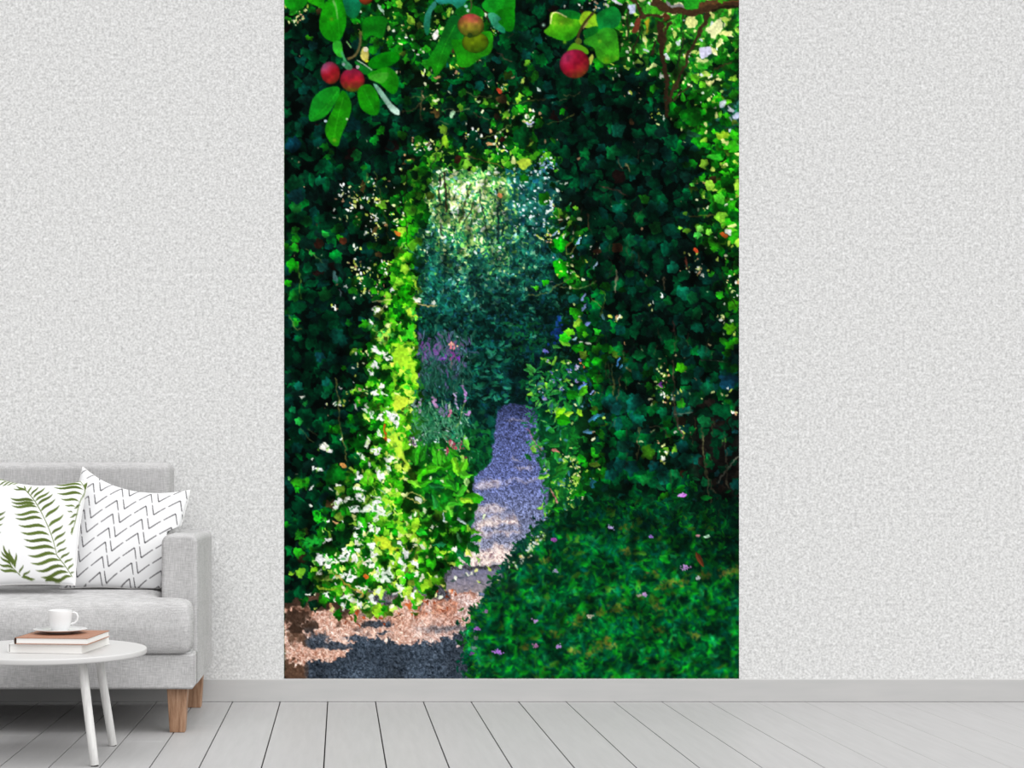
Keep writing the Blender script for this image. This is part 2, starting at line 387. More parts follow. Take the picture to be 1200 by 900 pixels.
MAP = [
 "ddgggggggDDKKDgLLLLL",
 "KKKggggggDDKKggLLLLL",
 "KKKKggdddDDKKKgLLLLg",
 "KKKKDddDDDdKKKDDgLLg",
 "KKKKDDddddgKKKKKDgGM",
 "KKKKKKKDKdgKKKKKKgGM",
 "KKKKKdgdKdgKKKKKKDgG",
 "KKDKKdgSSGGdKKKKKKdG",
 "DKKddgSSSSTTKKKKKKdG",
 "DKKddgSSSSTTdKKKKKdG",
 "DDKKdGTSSTTTdKKKKKdG",
 "DKKKdGTSTSTTdDKKKKKd",
 "DKKddGTTTTTBgdKKKKKg",
 "DKKKdGTTTTBBdDKKKKKg",
 "KKKDGGBTBBBBgDKKKKKd",
 "KKKdGYVVBBBBdgdKDDDD",
 "KKKdGYVVBBBRRgDKdDDD",
 "KKKgGYBBBBBRRdDKdDDD",
 "KKDgWYttBBBFRdDDDDQQ",
 "KKDgWYttCBBRRdDDdDQQ",
 "KDDGWGHHCBBRRgDDDDQQ",
 "KDgGWGHHHBBRRgDDDFQQ",
 "KDdGWGHHHBBRRFFFFFff",
 "KgdGWYGGHBBRFFFFFFFf",
 "DgGWWYGGHBRFFFFFFFFf",
 "KgWWWWYGGGFFFFFFFFFF",
 "KdGWWYGGGFFFFFFFFFFF",
 "ddddYYYFFFFFFFFFFFFF",
 "ddddddFFFFFFFFFFFFFF",
 "ddddddFFFFFFFFFFFFFF",
]
GX, GY = (MX1 - MX0) / 20, 795 / 30.0
def style_at(x, y):
    c = min(19, max(0, int((x - MX0) / GX))); r = min(29, max(0, int(y / GY)))
    return MAP[r][c]
def bgmap():
    g = np.zeros((31, 20, 3), np.float32)
    for r in range(30):
        for c in range(20): g[r + 1, c] = ST[MAP[r][c]]['bg']
    g[0] = g[1]
    yy = np.clip((np.arange(CH) / SS + MY0) / GY + 1 - .5, 0, 30); xx = np.clip(np.arange(CW) / SS / GX - .5, 0, 19)
    y0 = np.minimum(yy.astype(int), 29); x0 = np.minimum(xx.astype(int), 18)
    fy = (yy - y0)[:, None, None]; fx = (xx - x0)[None, :, None]
    return (g[y0][:, x0] * (1 - fx) + g[y0][:, x0 + 1] * fx) * (1 - fy) + (g[y0 + 1][:, x0] * (1 - fx) + g[y0 + 1][:, x0 + 1] * fx) * fy

def warp(seed, amps=((1.7, 7), (1.1, 3))):
    """ragged, natural outlines: shift the paint by smooth noise"""
    dx = np.zeros((CH, CW), np.float32); dy = dx.copy()
    for i, (a, s) in enumerate(amps):
        dx += (noise2(CH, CW, s * SS, seed + i) - .5) * 2 * a * SS
        dy += (noise2(CH, CW, s * SS, seed + 50 + i) - .5) * 2 * a * SS
    yy, xx = np.mgrid[0:CH, 0:CW]
    ys = np.clip(np.rint(yy + dy).astype(int), 0, CH - 1); xs = np.clip(np.rint(xx + dx).astype(int), 0, CW - 1)
    cv[:] = cv[ys, xs]; idm[:] = idm[ys, xs]
def mottle(seed, scale, lo, hi, m=None):
    f = lo + (hi - lo) * noise2(CH, CW, scale * SS, seed)
    if m is not None: f = 1 + (f - 1) * m
    cv[:] = np.clip(cv * f[..., None], 0, 255)
def scatter(kinds, under=True, jit=11, only=None):
    """scatter the leaves of the given kinds of planting over their cells"""
    items = []
    for r in range(-1, 30):
        for c in range(20):
            s = MAP[max(r, 0)][c]
            n = ST[s]['n']
            for i in range(int(n * 1.0)):
                items.append((MX0 + (c + rng.random()) * GX, (r + rng.random()) * GY))
    order = rng.permutation(len(items))
    for lay in ((0, 1) if under else (1,)):
        for k in order:
            x, y = items[k]
            s = style_at(x + rng.normal(0, jit), y + rng.normal(0, jit))
            if s not in kinds: continue
            if only and not only(x, y): continue
            S = ST[s]
            if lay == 0 and (S['kind'] != 'ivy' or rng.random() > .6): continue
            col = pick(S['cols']) * rng.uniform(.8, 1.2)
            if lay == 0: col = col * .5; x += rng.normal(0, 6); y += rng.normal(0, 6)
            R = rng.uniform(*S['r'])
            if S['kind'] == 'ivy':
                if rng.random() < .75: ivy(x, y, R, rng.normal(1.57, .9), col)
                else: leaf(x, y, R * 1.1, R * .5, rng.uniform(0, 6.3), col)
            elif S['kind'] == 'leaf': leaf(x, y, R * 1.25, R * .48, rng.uniform(0, 6.3), col, al=.92)
            elif S['kind'] == 'needle': leaf(x, y, R * 1.4, R * .24, rng.normal(1.57, .5), col)
            else: dot(x, y, R, col, .85, rng.uniform(1, 1.8), rng.uniform(0, 3.1))
def glints(kinds, only=None):
    for r in range(-1, 30):
        for c in range(20):
            n = rng.poisson(ST[MAP[max(r, 0)][c]]['ng'] * 1.0)
            for i in range(n):
                x, y = MX0 + (c + rng.random()) * GX, (r + rng.random()) * GY
                s = style_at(x + rng.normal(0, 8), y + rng.normal(0, 8))
                if s not in kinds or (only and not only(x, y)): continue
                S = ST[s]
                if not S['ng']: continue
                k = S['gr'] * rng.uniform(.5, 1.5)
                dot(x, y, k, pick(S['g']) * rng.uniform(.9, 1), .95, rng.uniform(1, 2), rng.uniform(0, 3.1))
def T(tx, ty, pts, k=8.955):                          # read-off position inside a detail of the print
    return [(tx + p[0] / k, ty + p[1] / k) for p in pts]

def ground_y(x): return np.interp(x, [333, 360, 400, 440, 470, 500, 530, 560], [706, 712, 716, 716, 706, 700, 692, 680])
def shrub_x(y): return np.interp(y, [560, 585, 600, 620, 640, 655, 668, 690, 715, 740, 770, 795], [690, 668, 650, 628, 610, 600, 592, 572, 556, 548, 548, 556])
OPL = ([185, 200, 225, 250, 280, 320, 360, 400, 450, 480, 520, 560, 600], [500, 500, 494, 484, 478, 479, 482, 483, 483, 475, 474, 470, 466])
OPR = ([185, 200, 225, 250, 280, 300, 330, 360, 400, 430, 480, 520, 560, 600], [648, 652, 650, 648, 646, 656, 662, 672, 682, 690, 692, 690, 686, 670])
def plant_x(y): return np.interp(y, [560, 600, 640, 655, 670, 690, 715], [560, 556, 545, 535, 520, 508, 480])
def in_open(x, y, d=0):
    return 188 + d < y < 600 and np.interp(y, *OPL) + d < x < np.interp(y, *OPR) - d
GROUND = [(333, 796), (333, 690), (400, 692), (440, 690), (500, 685), (535, 660), (600, 664), (600, 700), (570, 796)]
PATH = [(586, 477), (579, 510), (574, 540), (558, 556), (553, 575), (560, 592), (553, 612), (548, 640), (535, 668), (606, 676), (640, 640), (642, 570), (640, 540), (630, 505), (624, 477)]

def trunks():
    for p, w, c in [([(490, 20), (500, 200), (515, 440)], 2.2, (44, 34, 24)), ([(435, 40), (432, 200), (440, 370)], 2, (30, 44, 30)), ([(550, 170), (520, 300)], 1.3, (90, 90, 50)),
                    ([(760, 130), (710, 330), (650, 560)], 1.5, (70, 84, 40)), ([(800, 330), (680, 560)], 1.5, (70, 84, 46)), ([(850, 200), (890, 430), (945, 690)], 1.7, (24, 60, 44)),
                    ([(1070, 300), (1055, 560), (1050, 740)], 2, (20, 50, 46)), ([(1110, 560), (1080, 680)], 1.4, (20, 54, 40)), ([(455, 560), (460, 690)], 1.4, (90, 80, 70)), ([(990, 430), (980, 640)], 1, (40, 76, 50))]:
        stroke(T(466, 200, p), w * 1.2, np.array(c) * .7, .9)

def paint_all():
    cv[:] = bgmap() * (0.55 + 0.9 * noise2(CH, CW, 9 * SS, 3))[..., None]
    # --- far garden seen through the arch
    cur_id[0] = 2
    y0, x0, m = polymask([(478, 180), (660, 180), (700, 420), (690, 560), (560, 560), (470, 520), (470, 300)], 0); comp(y0, x0, m, cv[max(y0, 0):max(y0, 0) + m.shape[0], max(x0, 0):max(x0, 0) + m.shape[1]].copy())
    scatter('STB', jit=14)
    for k in range(5200):
        y = rng.uniform(190, 480); x = rng.uniform(np.interp(y, *OPL) - 6, np.interp(y, *OPR) + 6)
        s = ('S' if rng.random() < np.interp(y, [200, 250, 300], [.95, .8, .3]) and x < 605 else 'T') if y < 300 else ('T' if rng.random() < np.interp(y, [300, 330, 370, 400], [1, .8, .3, 0]) else 'B')
        dot(x, y, rng.uniform(.7, 1.8), pick(ST[s]['cols']) * rng.uniform(.75, 1.1), .8, rng.uniform(1, 2), rng.uniform(0, 3.1))
    for k in range(260):                              # airy light between the far trees
        x, y = rng.normal(548, 26), rng.normal(232, 26)
        if 195 < y < 300: dot(x, y, rng.uniform(.8, 1.9), pick([(236, 240, 190), (214, 230, 140), (240, 246, 240), (160, 200, 110)]), .8, rng.uniform(1, 1.6), rng.uniform(0, 3))
    for k in range(150):                              # blue-teal shade on the right of the far trees
        x, y = rng.uniform(592, 650), rng.uniform(200, 262)
        dot(x, y, rng.uniform(1, 2.8), pick([(14, 80, 84), (30, 110, 96), (10, 70, 60), (50, 130, 120), (20, 80, 110)]), .7, 1.5, rng.uniform(0, 3))
    for k in range(60):
        x = rng.uniform(600, 645); dot(x, rng.uniform(195, 275), rng.uniform(.7, 1.5), (215, 232, 235), .9)
    for k in range(70):                               # dark hollows under the far shrubs
        dot(rng.uniform(560, 680), rng.uniform(345, 478), rng.uniform(2, 5), pick([(2, 16, 14), (4, 26, 22), (6, 30, 44)]), .6, 1.7, 0)
    for k in range(80): dot(rng.uniform(600, 655), rng.uniform(430, 478), rng.uniform(2, 5), (3, 22, 22), .5, 1.6, 0)
    for k in range(60): leaf(rng.uniform(545, 600), rng.uniform(398, 470), rng.uniform(3, 7), 1.5, rng.normal(0, .5), pick([(14, 84, 60), (24, 104, 70), (8, 66, 60), (40, 120, 96)]), .1, .8)
    for k in range(70): leaf(rng.uniform(592, 640), rng.uniform(375, 410), rng.uniform(2, 4), 1, rng.normal(0, .5), pick([(8, 70, 34), (14, 86, 40)]), .1, .8)
    for p in ([(600, 690), (650, 640), (672, 600)],): pass
    for k in range(50): dot(655 + rng.normal(0, 4) + (380 - 380), 388 + rng.normal(0, 7), rng.uniform(1, 2.4), pick([(16, 50, 120), (24, 70, 140), (10, 40, 80)]), .8)
    mottle(61, 9, .5, 1.55)
    trunks()
    # --- border of perennials
    cur_id[0] = 5
    scatter('Vt', jit=6); scatter('C', jit=5)
    for k in range(170):                              # purple haze of the tall sage
        x, y = rng.normal(517, 17), rng.normal(412, 12)
        if y > 393 and 487 < x < 546: leaf(x, y, rng.uniform(2, 4.5), .9, rng.normal(1.57, .25), pick([(96, 74, 130), (76, 72, 120), (120, 80, 140), (70, 90, 110), (90, 100, 120)]), .1, .75)
    for x, y, c in [(495, 404, (110, 60, 140)), (502, 403, (96, 70, 130)), (488, 413, (100, 90, 150)), (519, 421, (110, 60, 160)), (530, 414, (130, 60, 140)), (535.5, 422, (140, 50, 190)), (527, 424, (190, 90, 130)), (499, 417, (110, 80, 150)), (511, 409, (120, 80, 150))]:
        for k in range(9): dot(x + rng.normal(0, 1.1), y + rng.normal(0, 3.4), rng.uniform(.8, 1.5), c, .85)
    for x, y in [(527, 403), (531, 405)]:
        for k in range(7): dot(x + rng.normal(0, 2), y + rng.normal(0, 2), 1.3, pick([(240, 130, 140), (250, 200, 170)]), .9)
    for k in range(170): leaf(rng.normal(512, 15), rng.uniform(425, 462), rng.uniform(3, 6), .9, rng.normal(1.57, .3), pick([(24, 78, 60), (16, 60, 48), (36, 96, 76), (10, 44, 34)]), .1, .7)
    for k in range(260): leaf(rng.normal(508, 17), rng.uniform(478, 515), rng.uniform(2, 4), .8, rng.normal(1.2, .9), pick([(60, 130, 96), (36, 110, 72), (100, 156, 130), (24, 84, 56), (84, 150, 96)]), .1, .8)
    for a, b, c in [((220, 540), (232, 750), (150, 130, 160)), ((350, 540), (405, 690), (190, 140, 190)), ((500, 610), (505, 760), (110, 110, 160)), ((330, 620), (345, 700), (110, 160, 130)), ((535, 620), (550, 760), (150, 180, 150)),
                    ((680, 390), (700, 640), (196, 140, 214)), ((575, 460), (620, 700), (170, 150, 190)), ((700, 780), (745, 720), (196, 150, 210)), ((570, 690), (530, 800), (206, 110, 150)), ((450, 660), (460, 770), (120, 110, 150)), ((160, 600), (180, 690), (120, 150, 140))]:
        A = np.array(T(466, 400, [a, b])); 
        stroke(A, .8, (110, 150, 120), .9)
        n = 14
        for k in range(n):
            t = .3 + .7 * k / n
            p = A[0] + (A[1] - A[0]) * t
            dot(p[0] + rng.normal(0, .8), p[1] + rng.normal(0, .5), rng.uniform(.7, 1.5), np.clip(np.array(c) * rng.uniform(.75, 1.15), 0, 255), .9)
    stroke(T(466, 400, [(700, 640), (680, 720), (640, 840), (610, 900)]), 1.1, (110, 150, 70))
    for k in range(150):
        x, y = rng.normal(528, 7), rng.normal(525, 6)
        dot(x, y, rng.uniform(.6, 1.5), pick([(206, 60, 104), (230, 150, 170), (240, 220, 220), (150, 50, 80), (190, 90, 90), (60, 90, 60)]), .9)
    for k in range(40): dot(rng.normal(484, 5), rng.normal(517, 4), rng.uniform(.6, 1.5), pick([(90, 60, 100), (190, 180, 230), (230, 220, 160), (140, 110, 130), (250, 250, 240)]), .9)
    for k in range(20): dot(rng.normal(513, 3), rng.normal(520, 2), rng.uniform(.6, 1.5), pick([(220, 235, 240), (150, 200, 180)]), .9)
    # --- path
    cur_id[0] = 3
    y0, x0, m = polymask(PATH, .8)
    h, w = m.shape
    yy = (np.arange(h) + y0) / SS + MY0
    base = np.stack([np.interp(yy, [478, 500, 560, 600, 640, 668], v) for v in ([46, 76, 90, 104, 118, 122], [54, 86, 100, 112, 122, 126], [88, 134, 150, 148, 146, 146])], -1)[:, None]
    gr = rng.random((h // 2 + 1, w // 2 + 1)).repeat(2, 0).repeat(2, 1)[:h, :w]
    c = base * (0.5 + 1.05 * gr)[..., None]
    band = np.zeros((h, w), np.float32)               # strips of sun lying across the path
    xx = (np.arange(w) + x0) / SS + MX0
    nz = noise2(h, w, 7 * SS, 21); nz2 = noise2(h, w, 3 * SS, 22)
    def strip(yc, hw, xa, xb, amt, sl=0.0):
        d = np.abs(yy[:, None] - yc - sl * (xx[None] - 590) + (nz - .5) * 9)
        b = np.clip(1.4 - d / hw, 0, 1) * np.clip((xx[None] - xa) / 8, 0, 1) * np.clip((xb - xx[None]) / 10, 0, 1)
        np.maximum(band, b * amt, out=band)
    strip(567, 5, 553, 592, .6); strip(596, 6, 548, 596, .7); strip(547, 2.2, 600, 628, .45); strip(536, 1.5, 596, 612, .5)
    strip(562, 3, 585, 640, .3); strip(616, 12, 553, 612, .98, -.05); strip(652, 15, 535, 606, 1.1); strip(492, 2, 590, 620, .3)
    for yc, xa, xb in ((634, 556, 606), (629, 575, 612), (618, 560, 580)):
        d = np.abs(yy[:, None] - yc + (nz - .5) * 8 + .1 * (xx[None] - 585)); band *= 1 - .85 * np.clip(1.3 - d / 4.5, 0, 1) * np.clip((xx[None] - xa) / 8, 0, 1)
    sunc = np.stack([238 - 50 * (gr < .25) - 60 * (nz2 < .3), 222 - 64 * (gr < .25) - 60 * (nz2 < .3), 216 - 60 * (gr < .25) - 50 * (nz2 < .3)], -1)
    c = c * (1 - band[..., None]) + sunc * band[..., None]
    comp(y0, x0, m, np.clip(c, 0, 255))
    # --- gravel and soil in front
    cur_id[0] = 6
    y0, x0, m = polymask(GROUND, .6, sm=False)
    h, w = m.shape
    yy = ((np.arange(h) + y0) / SS + MY0)[:, None]; xx = ((np.arange(w) + x0) / SS + MX0)[None]
    g3 = rng.random((h // 3 + 1, w // 3 + 1)).repeat(3, 0).repeat(3, 1)[:h, :w]; g2 = rng.random((h // 2 + 1, w // 2 + 1)).repeat(2, 0).repeat(2, 1)[:h, :w]
    nz = noise2(h, w, 10 * SS, 31); nf = noise2(h, w, 2.2 * SS, 32); nl = noise2(h, w, 22 * SS, 33)
    far = np.clip((xx - 470) / 70, 0, 1)
    gg = (.4 * g3 + .6 * g2)
    gg = gg * .75 + .25 * nf
    sunny = np.stack([196 + 170 * (gg - .5) + 10 * (1 - far) + 14 * nl, 160 + 210 * (gg - .5) + 22 * nl, 140 + 220 * (gg - .5) + 26 * nl + 10 * far], -1)
    red = np.clip((.66 - nz) * 4, 0, 1) * np.clip((736 - yy) / 22, 0, 1) * np.clip(1.2 - nf * .6, 0, 1)
    sunny = sunny * (1 - .5 * red[..., None]) + np.array([158, 76, 40]) * (.6 + .8 * g2[..., None]) * .5 * red[..., None]
    edge = np.interp(xx[0], [333, 356, 372, 400, 415, 432, 465, 492, 505, 525, 548, 575], [769, 776, 776, 768, 752, 750, 753, 754, 752, 744, 737, 732])[None] + (nz - .5) * 9 + (nf - .5) * 7
    lit = np.clip((edge - yy) / 2.2 + .5, 0, 1)
    for (px, py, rx, ry) in [(365, 752, 14, 7), (346, 738, 10, 7), (420, 748, 16, 3.5), (392, 756, 22, 4), (345, 722, 16, 9), (362, 733, 9, 8), (337, 700, 20, 12), (372, 708, 14, 6), (448, 741, 10, 1.5), (440, 731, 20, 4)]:
        d = ((xx - px) / rx) ** 2 + ((yy - py) / ry) ** 2 + (nf - .5) * .9
        lit *= 1 - .92 * np.clip((1.25 - d) * 2, 0, 1)
    patch = np.clip((noise2(h, w, 5 * SS, 41) * .6 + noise2(h, w, 13 * SS, 42) * .6 - .42) * 5, 0, 1)
    lit *= 1 - (1 - patch) * np.clip((470 - xx) / 90, 0, 1) * np.clip((760 - yy) / 10, 0, 1) * .9
    lit *= np.clip((yy - (ground_y(xx[0])[None] - 2) + 26 * (nz - .4)) / 9, 0, 1) * .85 + .15
    d = np.abs(yy - 735 - (xx - 530) * -.05); lit *= 1 - .6 * np.clip(1.4 - d / 3.5, 0, 1) * np.clip((xx - 480) / 30, 0, 1)
    shade = np.stack([52 + 110 * (gg - .47), 62 + 118 * (gg - .47), 74 + 130 * (gg - .47)], -1) * (.75 + .5 * nl)[..., None]
    brown = np.clip((362 - xx) / 8, 0, 1) * np.ones_like(yy) ; brown = np.maximum(brown, np.clip((745 - yy) / 12, 0, 1) * np.clip((440 - xx) / 40, 0, 1))
    shade = shade * (1 - brown[..., None]) + np.stack([76 + 30 * (gg - .5), 56 + 30 * (gg - .5), 44 + 26 * (gg - .5)], -1) * (.75 + .4 * (yy > 740)[..., None]) * brown[..., None]
    c = shade * (1 - lit[..., None]) + sunny * lit[..., None]
    comp(y0, x0, m, np.clip(c, 0, 255))
    for k in range(60):
        x = rng.uniform(400, 545); y = ground_y(x) + rng.uniform(-6, 20)
        leaf(x, y, rng.uniform(1.5, 3.5), rng.uniform(.8, 1.6), rng.uniform(0, 3), pick([(170, 70, 30), (120, 50, 24), (230, 180, 150), (90, 50, 30), (200, 100, 50)]), .2, .9)
    # --- stone step
    cur_id[0] = 7
    poly([(530, 667), (586, 666.5), (612, 668), (606, 692), (560, 694), (517, 691)], (112, 112, 140), .5, 1, False, (150, 138, 140), 1.57, .22)
    for k in range(26): dot(rng.uniform(528, 590), rng.uniform(670, 690), rng.uniform(.5, 1.6), pick([(60, 66, 80), (30, 60, 50), (150, 140, 150), (80, 80, 100)]), .6, 2, 0)
    # --- plants beside the path
    cur_id[0] = 5
    scatter('HR', jit=7, only=lambda x, y: not (545 < x < 632 and 540 < y < 660) and x < 720 and not (y > 640 and x > 520))
    glints('HRVt')
    HL = [(520, 400, 175, 40, -.25, (24, 120, 10)), (330, 450, 150, 34, -.3, (60, 170, 16)), (210, 500, 110, 60, -.7, (50, 175, 10)), (600, 420, 100, 36, 1.35, (110, 200, 30)), (680, 410, 95, 40, -1.2, (80, 175, 24)),
          (190, 280, 110, 42, -1.4, (40, 150, 20)), (265, 260, 100, 36, -1.2, (24, 110, 16)), (390, 310, 110, 36, 1.4, (50, 160, 24)), (440, 320, 90, 30, 1.45, (60, 165, 30)), (250, 590, 120, 34, -.25, (40, 140, 14)),
          (700, 500, 90, 32, .1, (70, 180, 30)), (680, 640, 90, 36, -.8, (60, 170, 36)), (790, 745, 110, 52, .05, (40, 150, 12)), (720, 770, 90, 26, .3, (150, 215, 40)), (600, 800, 90, 26, 0, (50, 160, 30)), (540, 560, 80, 50, 1.2, (40, 150, 20)),
          (560, 590, 70, 30, .9, (20, 100, 20)), (140, 560, 120, 40, .6, (110, 200, 40)), (400, 620, 90, 24, .2, (16, 96, 40)), (390, 800, 100, 22, 1.3, (30, 140, 50)), (720, 570, 60, 20, 1.4, (160, 210, 120))]
    for cx, cy, L, W, a, c in HL: leaf(466 + cx / 8.955, 500 + cy / 8.955, L / 8.955, W / 8.955, a, c, .25, 1, .08)
    HL2 = [(760, 180, 110, 34, .2, (60, 130, 20)), (790, 270, 95, 34, -.25, (10, 100, 16)), (800, 370, 80, 36, .7, (10, 76, 24)), (740, 410, 60, 30, 1.2, (190, 220, 90)), (660, 290, 110, 16, 1.15, (60, 130, 70)), (760, 100, 60, 30, -.8, (14, 90, 40)),
           (660, 80, 80, 22, .6, (170, 190, 190)), (580, 100, 60, 40, .3, (24, 140, 20)), (640, 440, 60, 50, .6, (10, 100, 50)), (720, 500, 60, 26, .9, (14, 110, 40)), (250, 210, 60, 40, 0, (30, 170, 30)), (490, 400, 60, 26, -.2, (150, 210, 40)),
           (480, 50, 60, 18, 1.4, (190, 210, 220)), (620, 530, 70, 40, .4, (40, 160, 20)), (840, 490, 40, 14, 1.2, (150, 200, 90)), (350, 260, 60, 30, .5, (20, 120, 40)), (440, 330, 70, 24, -.2, (20, 110, 60))]
    for cx, cy, L, W, a, c in HL2: leaf(466 + cx / 8.955, 600 + cy / 8.955, L / 8.955, W / 8.955, a, c, .25, 1, .06)
    stroke(T(466, 500, [(70, 720), (130, 690), (220, 700), (275, 770), (200, 790), (90, 740)]), .9, (240, 220, 120)); dot(490, 584, 3.2, (235, 240, 225), .9, 1.4, .6)
    for k in range(90): leaf(rng.uniform(612, 660), rng.uniform(430, 500), rng.uniform(2, 5), 1.3, rng.normal(-.4, .6), pick([(30, 130, 56), (20, 106, 60), (50, 150, 70), (14, 84, 50), (90, 170, 70)]), .2, .85)
    for x, y in [(645, 445), (659, 455), (655, 454), (636, 464), (667, 434), (683, 449), (680, 453), (697, 440), (674, 446), (675, 429), (645, 435), (637, 411), (641, 423), (678, 421)]:
        for k in range(5): dot(x + rng.normal(0, 1.3), y + rng.normal(0, 1.3), rng.uniform(.6, 1.4), pick([(150, 140, 190), (110, 110, 200), (60, 70, 170), (190, 180, 210)]), .9)
    for x, y in [(686, 420), (688, 414), (684, 428)]:
        for k in range(6): dot(x + rng.normal(0, 2), y + rng.normal(0, 2), 1.2, pick([(220, 120, 70), (240, 200, 120), (200, 150, 120)]), .9)
    for k in range(70): leaf(rng.normal(672, 5), rng.uniform(535, 600), rng.uniform(1, 3), .9, rng.uniform(0, 3), pick([(235, 235, 150), (190, 220, 90), (240, 225, 190), (150, 200, 70)]), .1, .9)
    for cx, cy, L, W, a, c in [(800, 40, 60, 24, .1, (70, 120, 150)), (800, 215, 30, 20, .4, (80, 150, 210)), (890, 190, 50, 12, -.6, (90, 140, 160)), (890, 370, 34, 26, .9, (60, 130, 150)), (810, 520, 46, 26, -.6, (60, 130, 160)), (840, 590, 60, 40, -1, (24, 80, 96)), (720, 330, 60, 44, .6, (20, 160, 20)), (680, 700, 90, 40, -.4, (20, 130, 14)), (910, 630, 50, 30, .6, (50, 180, 10)), (500, 870, 70, 40, .5, (30, 170, 20)), (510, 420, 90, 26, -.6, (30, 110, 30)), (500, 480, 110, 24, -.4, (24, 100, 30)), (450, 240, 50, 14, .2, (190, 120, 110))]:
        leaf(600 + cx / 8.955, 500 + cy / 8.955, L / 8.955, W / 8.955, a, c, .25, .95)
    for cx, cy, L, W, a, c in [(500, 740, 70, 36, -.7, (130, 220, 20)), (580, 750, 50, 24, -.4, (160, 220, 50)), (540, 820, 80, 60, .2, (24, 140, 8)), (620, 560, 80, 50, .2, (14, 110, 14)), (740, 530, 60, 40, -.8, (60, 160, 20)), (740, 400, 50, 30, .6, (20, 120, 20)), (730, 470, 60, 16, -.5, (80, 130, 200)), (1100, 220, 60, 14, -1.3, (60, 120, 180)), (1150, 240, 40, 12, -1, (60, 120, 150)), (860, 800, 90, 26, -.5, (50, 120, 150)), (960, 780, 60, 36, -.3, (20, 90, 90)), (830, 530, 30, 10, -.8, (140, 160, 220)), (690, 70, 60, 50, .2, (10, 110, 10)), (560, 20, 70, 26, .4, (100, 180, 40)), (700, 740, 50, 30, 1, (150, 220, 40))]:
        leaf(600 + cx / 8.955, 400 + cy / 8.955, L / 8.955, W / 8.955, a, c, .25, .95)
    for k in range(10): dot(645 + k * .9 + rng.normal(0, .6), 573 + k * 1.6, 1.3, pick([(220, 160, 150), (170, 100, 100)]), .9)
    stroke([(617, 503), (625, 515), (635, 528)], .7, (200, 120, 160)); stroke([(624, 520), (634, 531)], .6, (180, 120, 180))
    # --- ivy arch
    cur_id[0] = 1
    ok = lambda x, y: y < ground_y(x) - 4 and not (x > plant_x(y) and 560 < y) and not in_open(x, y, 2)
    scatter('KDQ', jit=9, only=lambda x, y: y < ground_y(x) - 4 and not in_open(x, y, -3))
    scatter('LM', jit=8)
    scatter('dg', jit=7, only=ok)
    glints('KDQdgLMFf', only=lambda x, y: y < ground_y(x) and not in_open(x, y))
    scatter('GYW', jit=7, only=lambda x, y: y < ground_y(x) + 2 and not in_open(x, y, 3) and not (y > 560 and (x > plant_x(y) if x < 660 else x < 720)))
    glints('GYW', only=lambda x, y: y < ground_y(x) + 4 and not in_open(x, y, 1))
    for k in range(460):                              # half-lit leaves that lead up to it
        y = rng.uniform(300, 640); x = np.interp(y, [300, 380, 450, 500, 640], [474, 478, 474, 468, 455]) - abs(rng.normal(0, 20))
        if not in_open(x, y, 4): ivy(x, y, rng.uniform(2.5, 6), rng.uniform(0, 6), pick([(20, 120, 8), (44, 160, 14), (10, 90, 8), (80, 185, 24), (4, 60, 10), (120, 200, 40, .6)]))
    for k in range(330):                              # sunlit band beside the opening
        y = rng.uniform(380, 600); x = np.interp(y, [380, 450, 500, 600], [474, 472, 466, 455]) + rng.normal(0, 8)
        if not in_open(x, y, 5): ivy(x, y, rng.uniform(2, 5), rng.uniform(0, 6), pick([(150, 222, 50), (200, 242, 80), (110, 205, 30), (60, 175, 16), (24, 130, 8), (220, 246, 150, .7), (40, 160, 14)]))
    for k in range(170):                              # leaves hanging along the top of the opening
        x = rng.uniform(496, 655); y = 186 + rng.normal(0, 6)
        ivy(x, y, rng.uniform(2.5, 6), rng.normal(1.57, .7), pick([(4, 60, 10), (14, 96, 12), (2, 40, 16), (60, 150, 24), (120, 190, 50, .5)]))
    arch_details()
    warp(100)
    dk = (cv.mean(2) < 70) & (idm == 1)
    mottle(71, 13, .3, 1.45, boxblur(dk.astype(np.float32), 6)); mottle(72, 3.2, .78, 1.22, boxblur(dk.astype(np.float32), 2))
    mottle(73, 2.2, .85, 1.15)
    # --- flowering shrub
    cur_id[0] = 4
    y0, x0, m = polymask([(shrub_x(y) + 6 * math.sin(y), y) for y in range(600, 800, 5)] + [(872, 800), (872, 640), (700, 590)], 1.5, sm=False)
    comp(y0, x0, m * .9, np.asarray((0, 44, 22), np.float32) * (.6 + .8 * noise2(m.shape[0], m.shape[1], 14, 77))[..., None])
    sx = lambda x, y: x > shrub_x(y) - 2
    scatter('Ff', jit=6, only=sx); scatter('Ff', jit=6, only=sx)
    for k in range(900):
        x, y = rng.uniform(550, 866), rng.uniform(590, 795)
        if x > shrub_x(y): leaf(x, y, rng.uniform(2, 5), rng.uniform(.8, 2), rng.normal(-.3, .9), pick([(4, 90, 26), (0, 60, 34), (14, 110, 18), (0, 40, 22, 2), (30, 120, 30, .5), (0, 70, 60, .6)]) * np.interp(y, [590, 640, 800], [.75, 1, 1]), .2, .85)
    for k in range(300):
        y = rng.uniform(595, 792); x = shrub_x(y) + rng.normal(1, 7)
        leaf(x, y, rng.uniform(2, 4.5), rng.uniform(1, 2), rng.uniform(0, 6), pick([(8, 80, 30), (0, 60, 40), (16, 70, 50), (20, 100, 20)]), .2, 1)
    for k in range(60):
        y = rng.uniform(632, 672); x = shrub_x(y) - rng.uniform(-4, 10)
        leaf(x, y, rng.uniform(2, 4.5), rng.uniform(.8, 1.8), rng.uniform(0, 6), pick([(10, 66, 50), (4, 50, 44), (16, 80, 50)]), .2, 1)
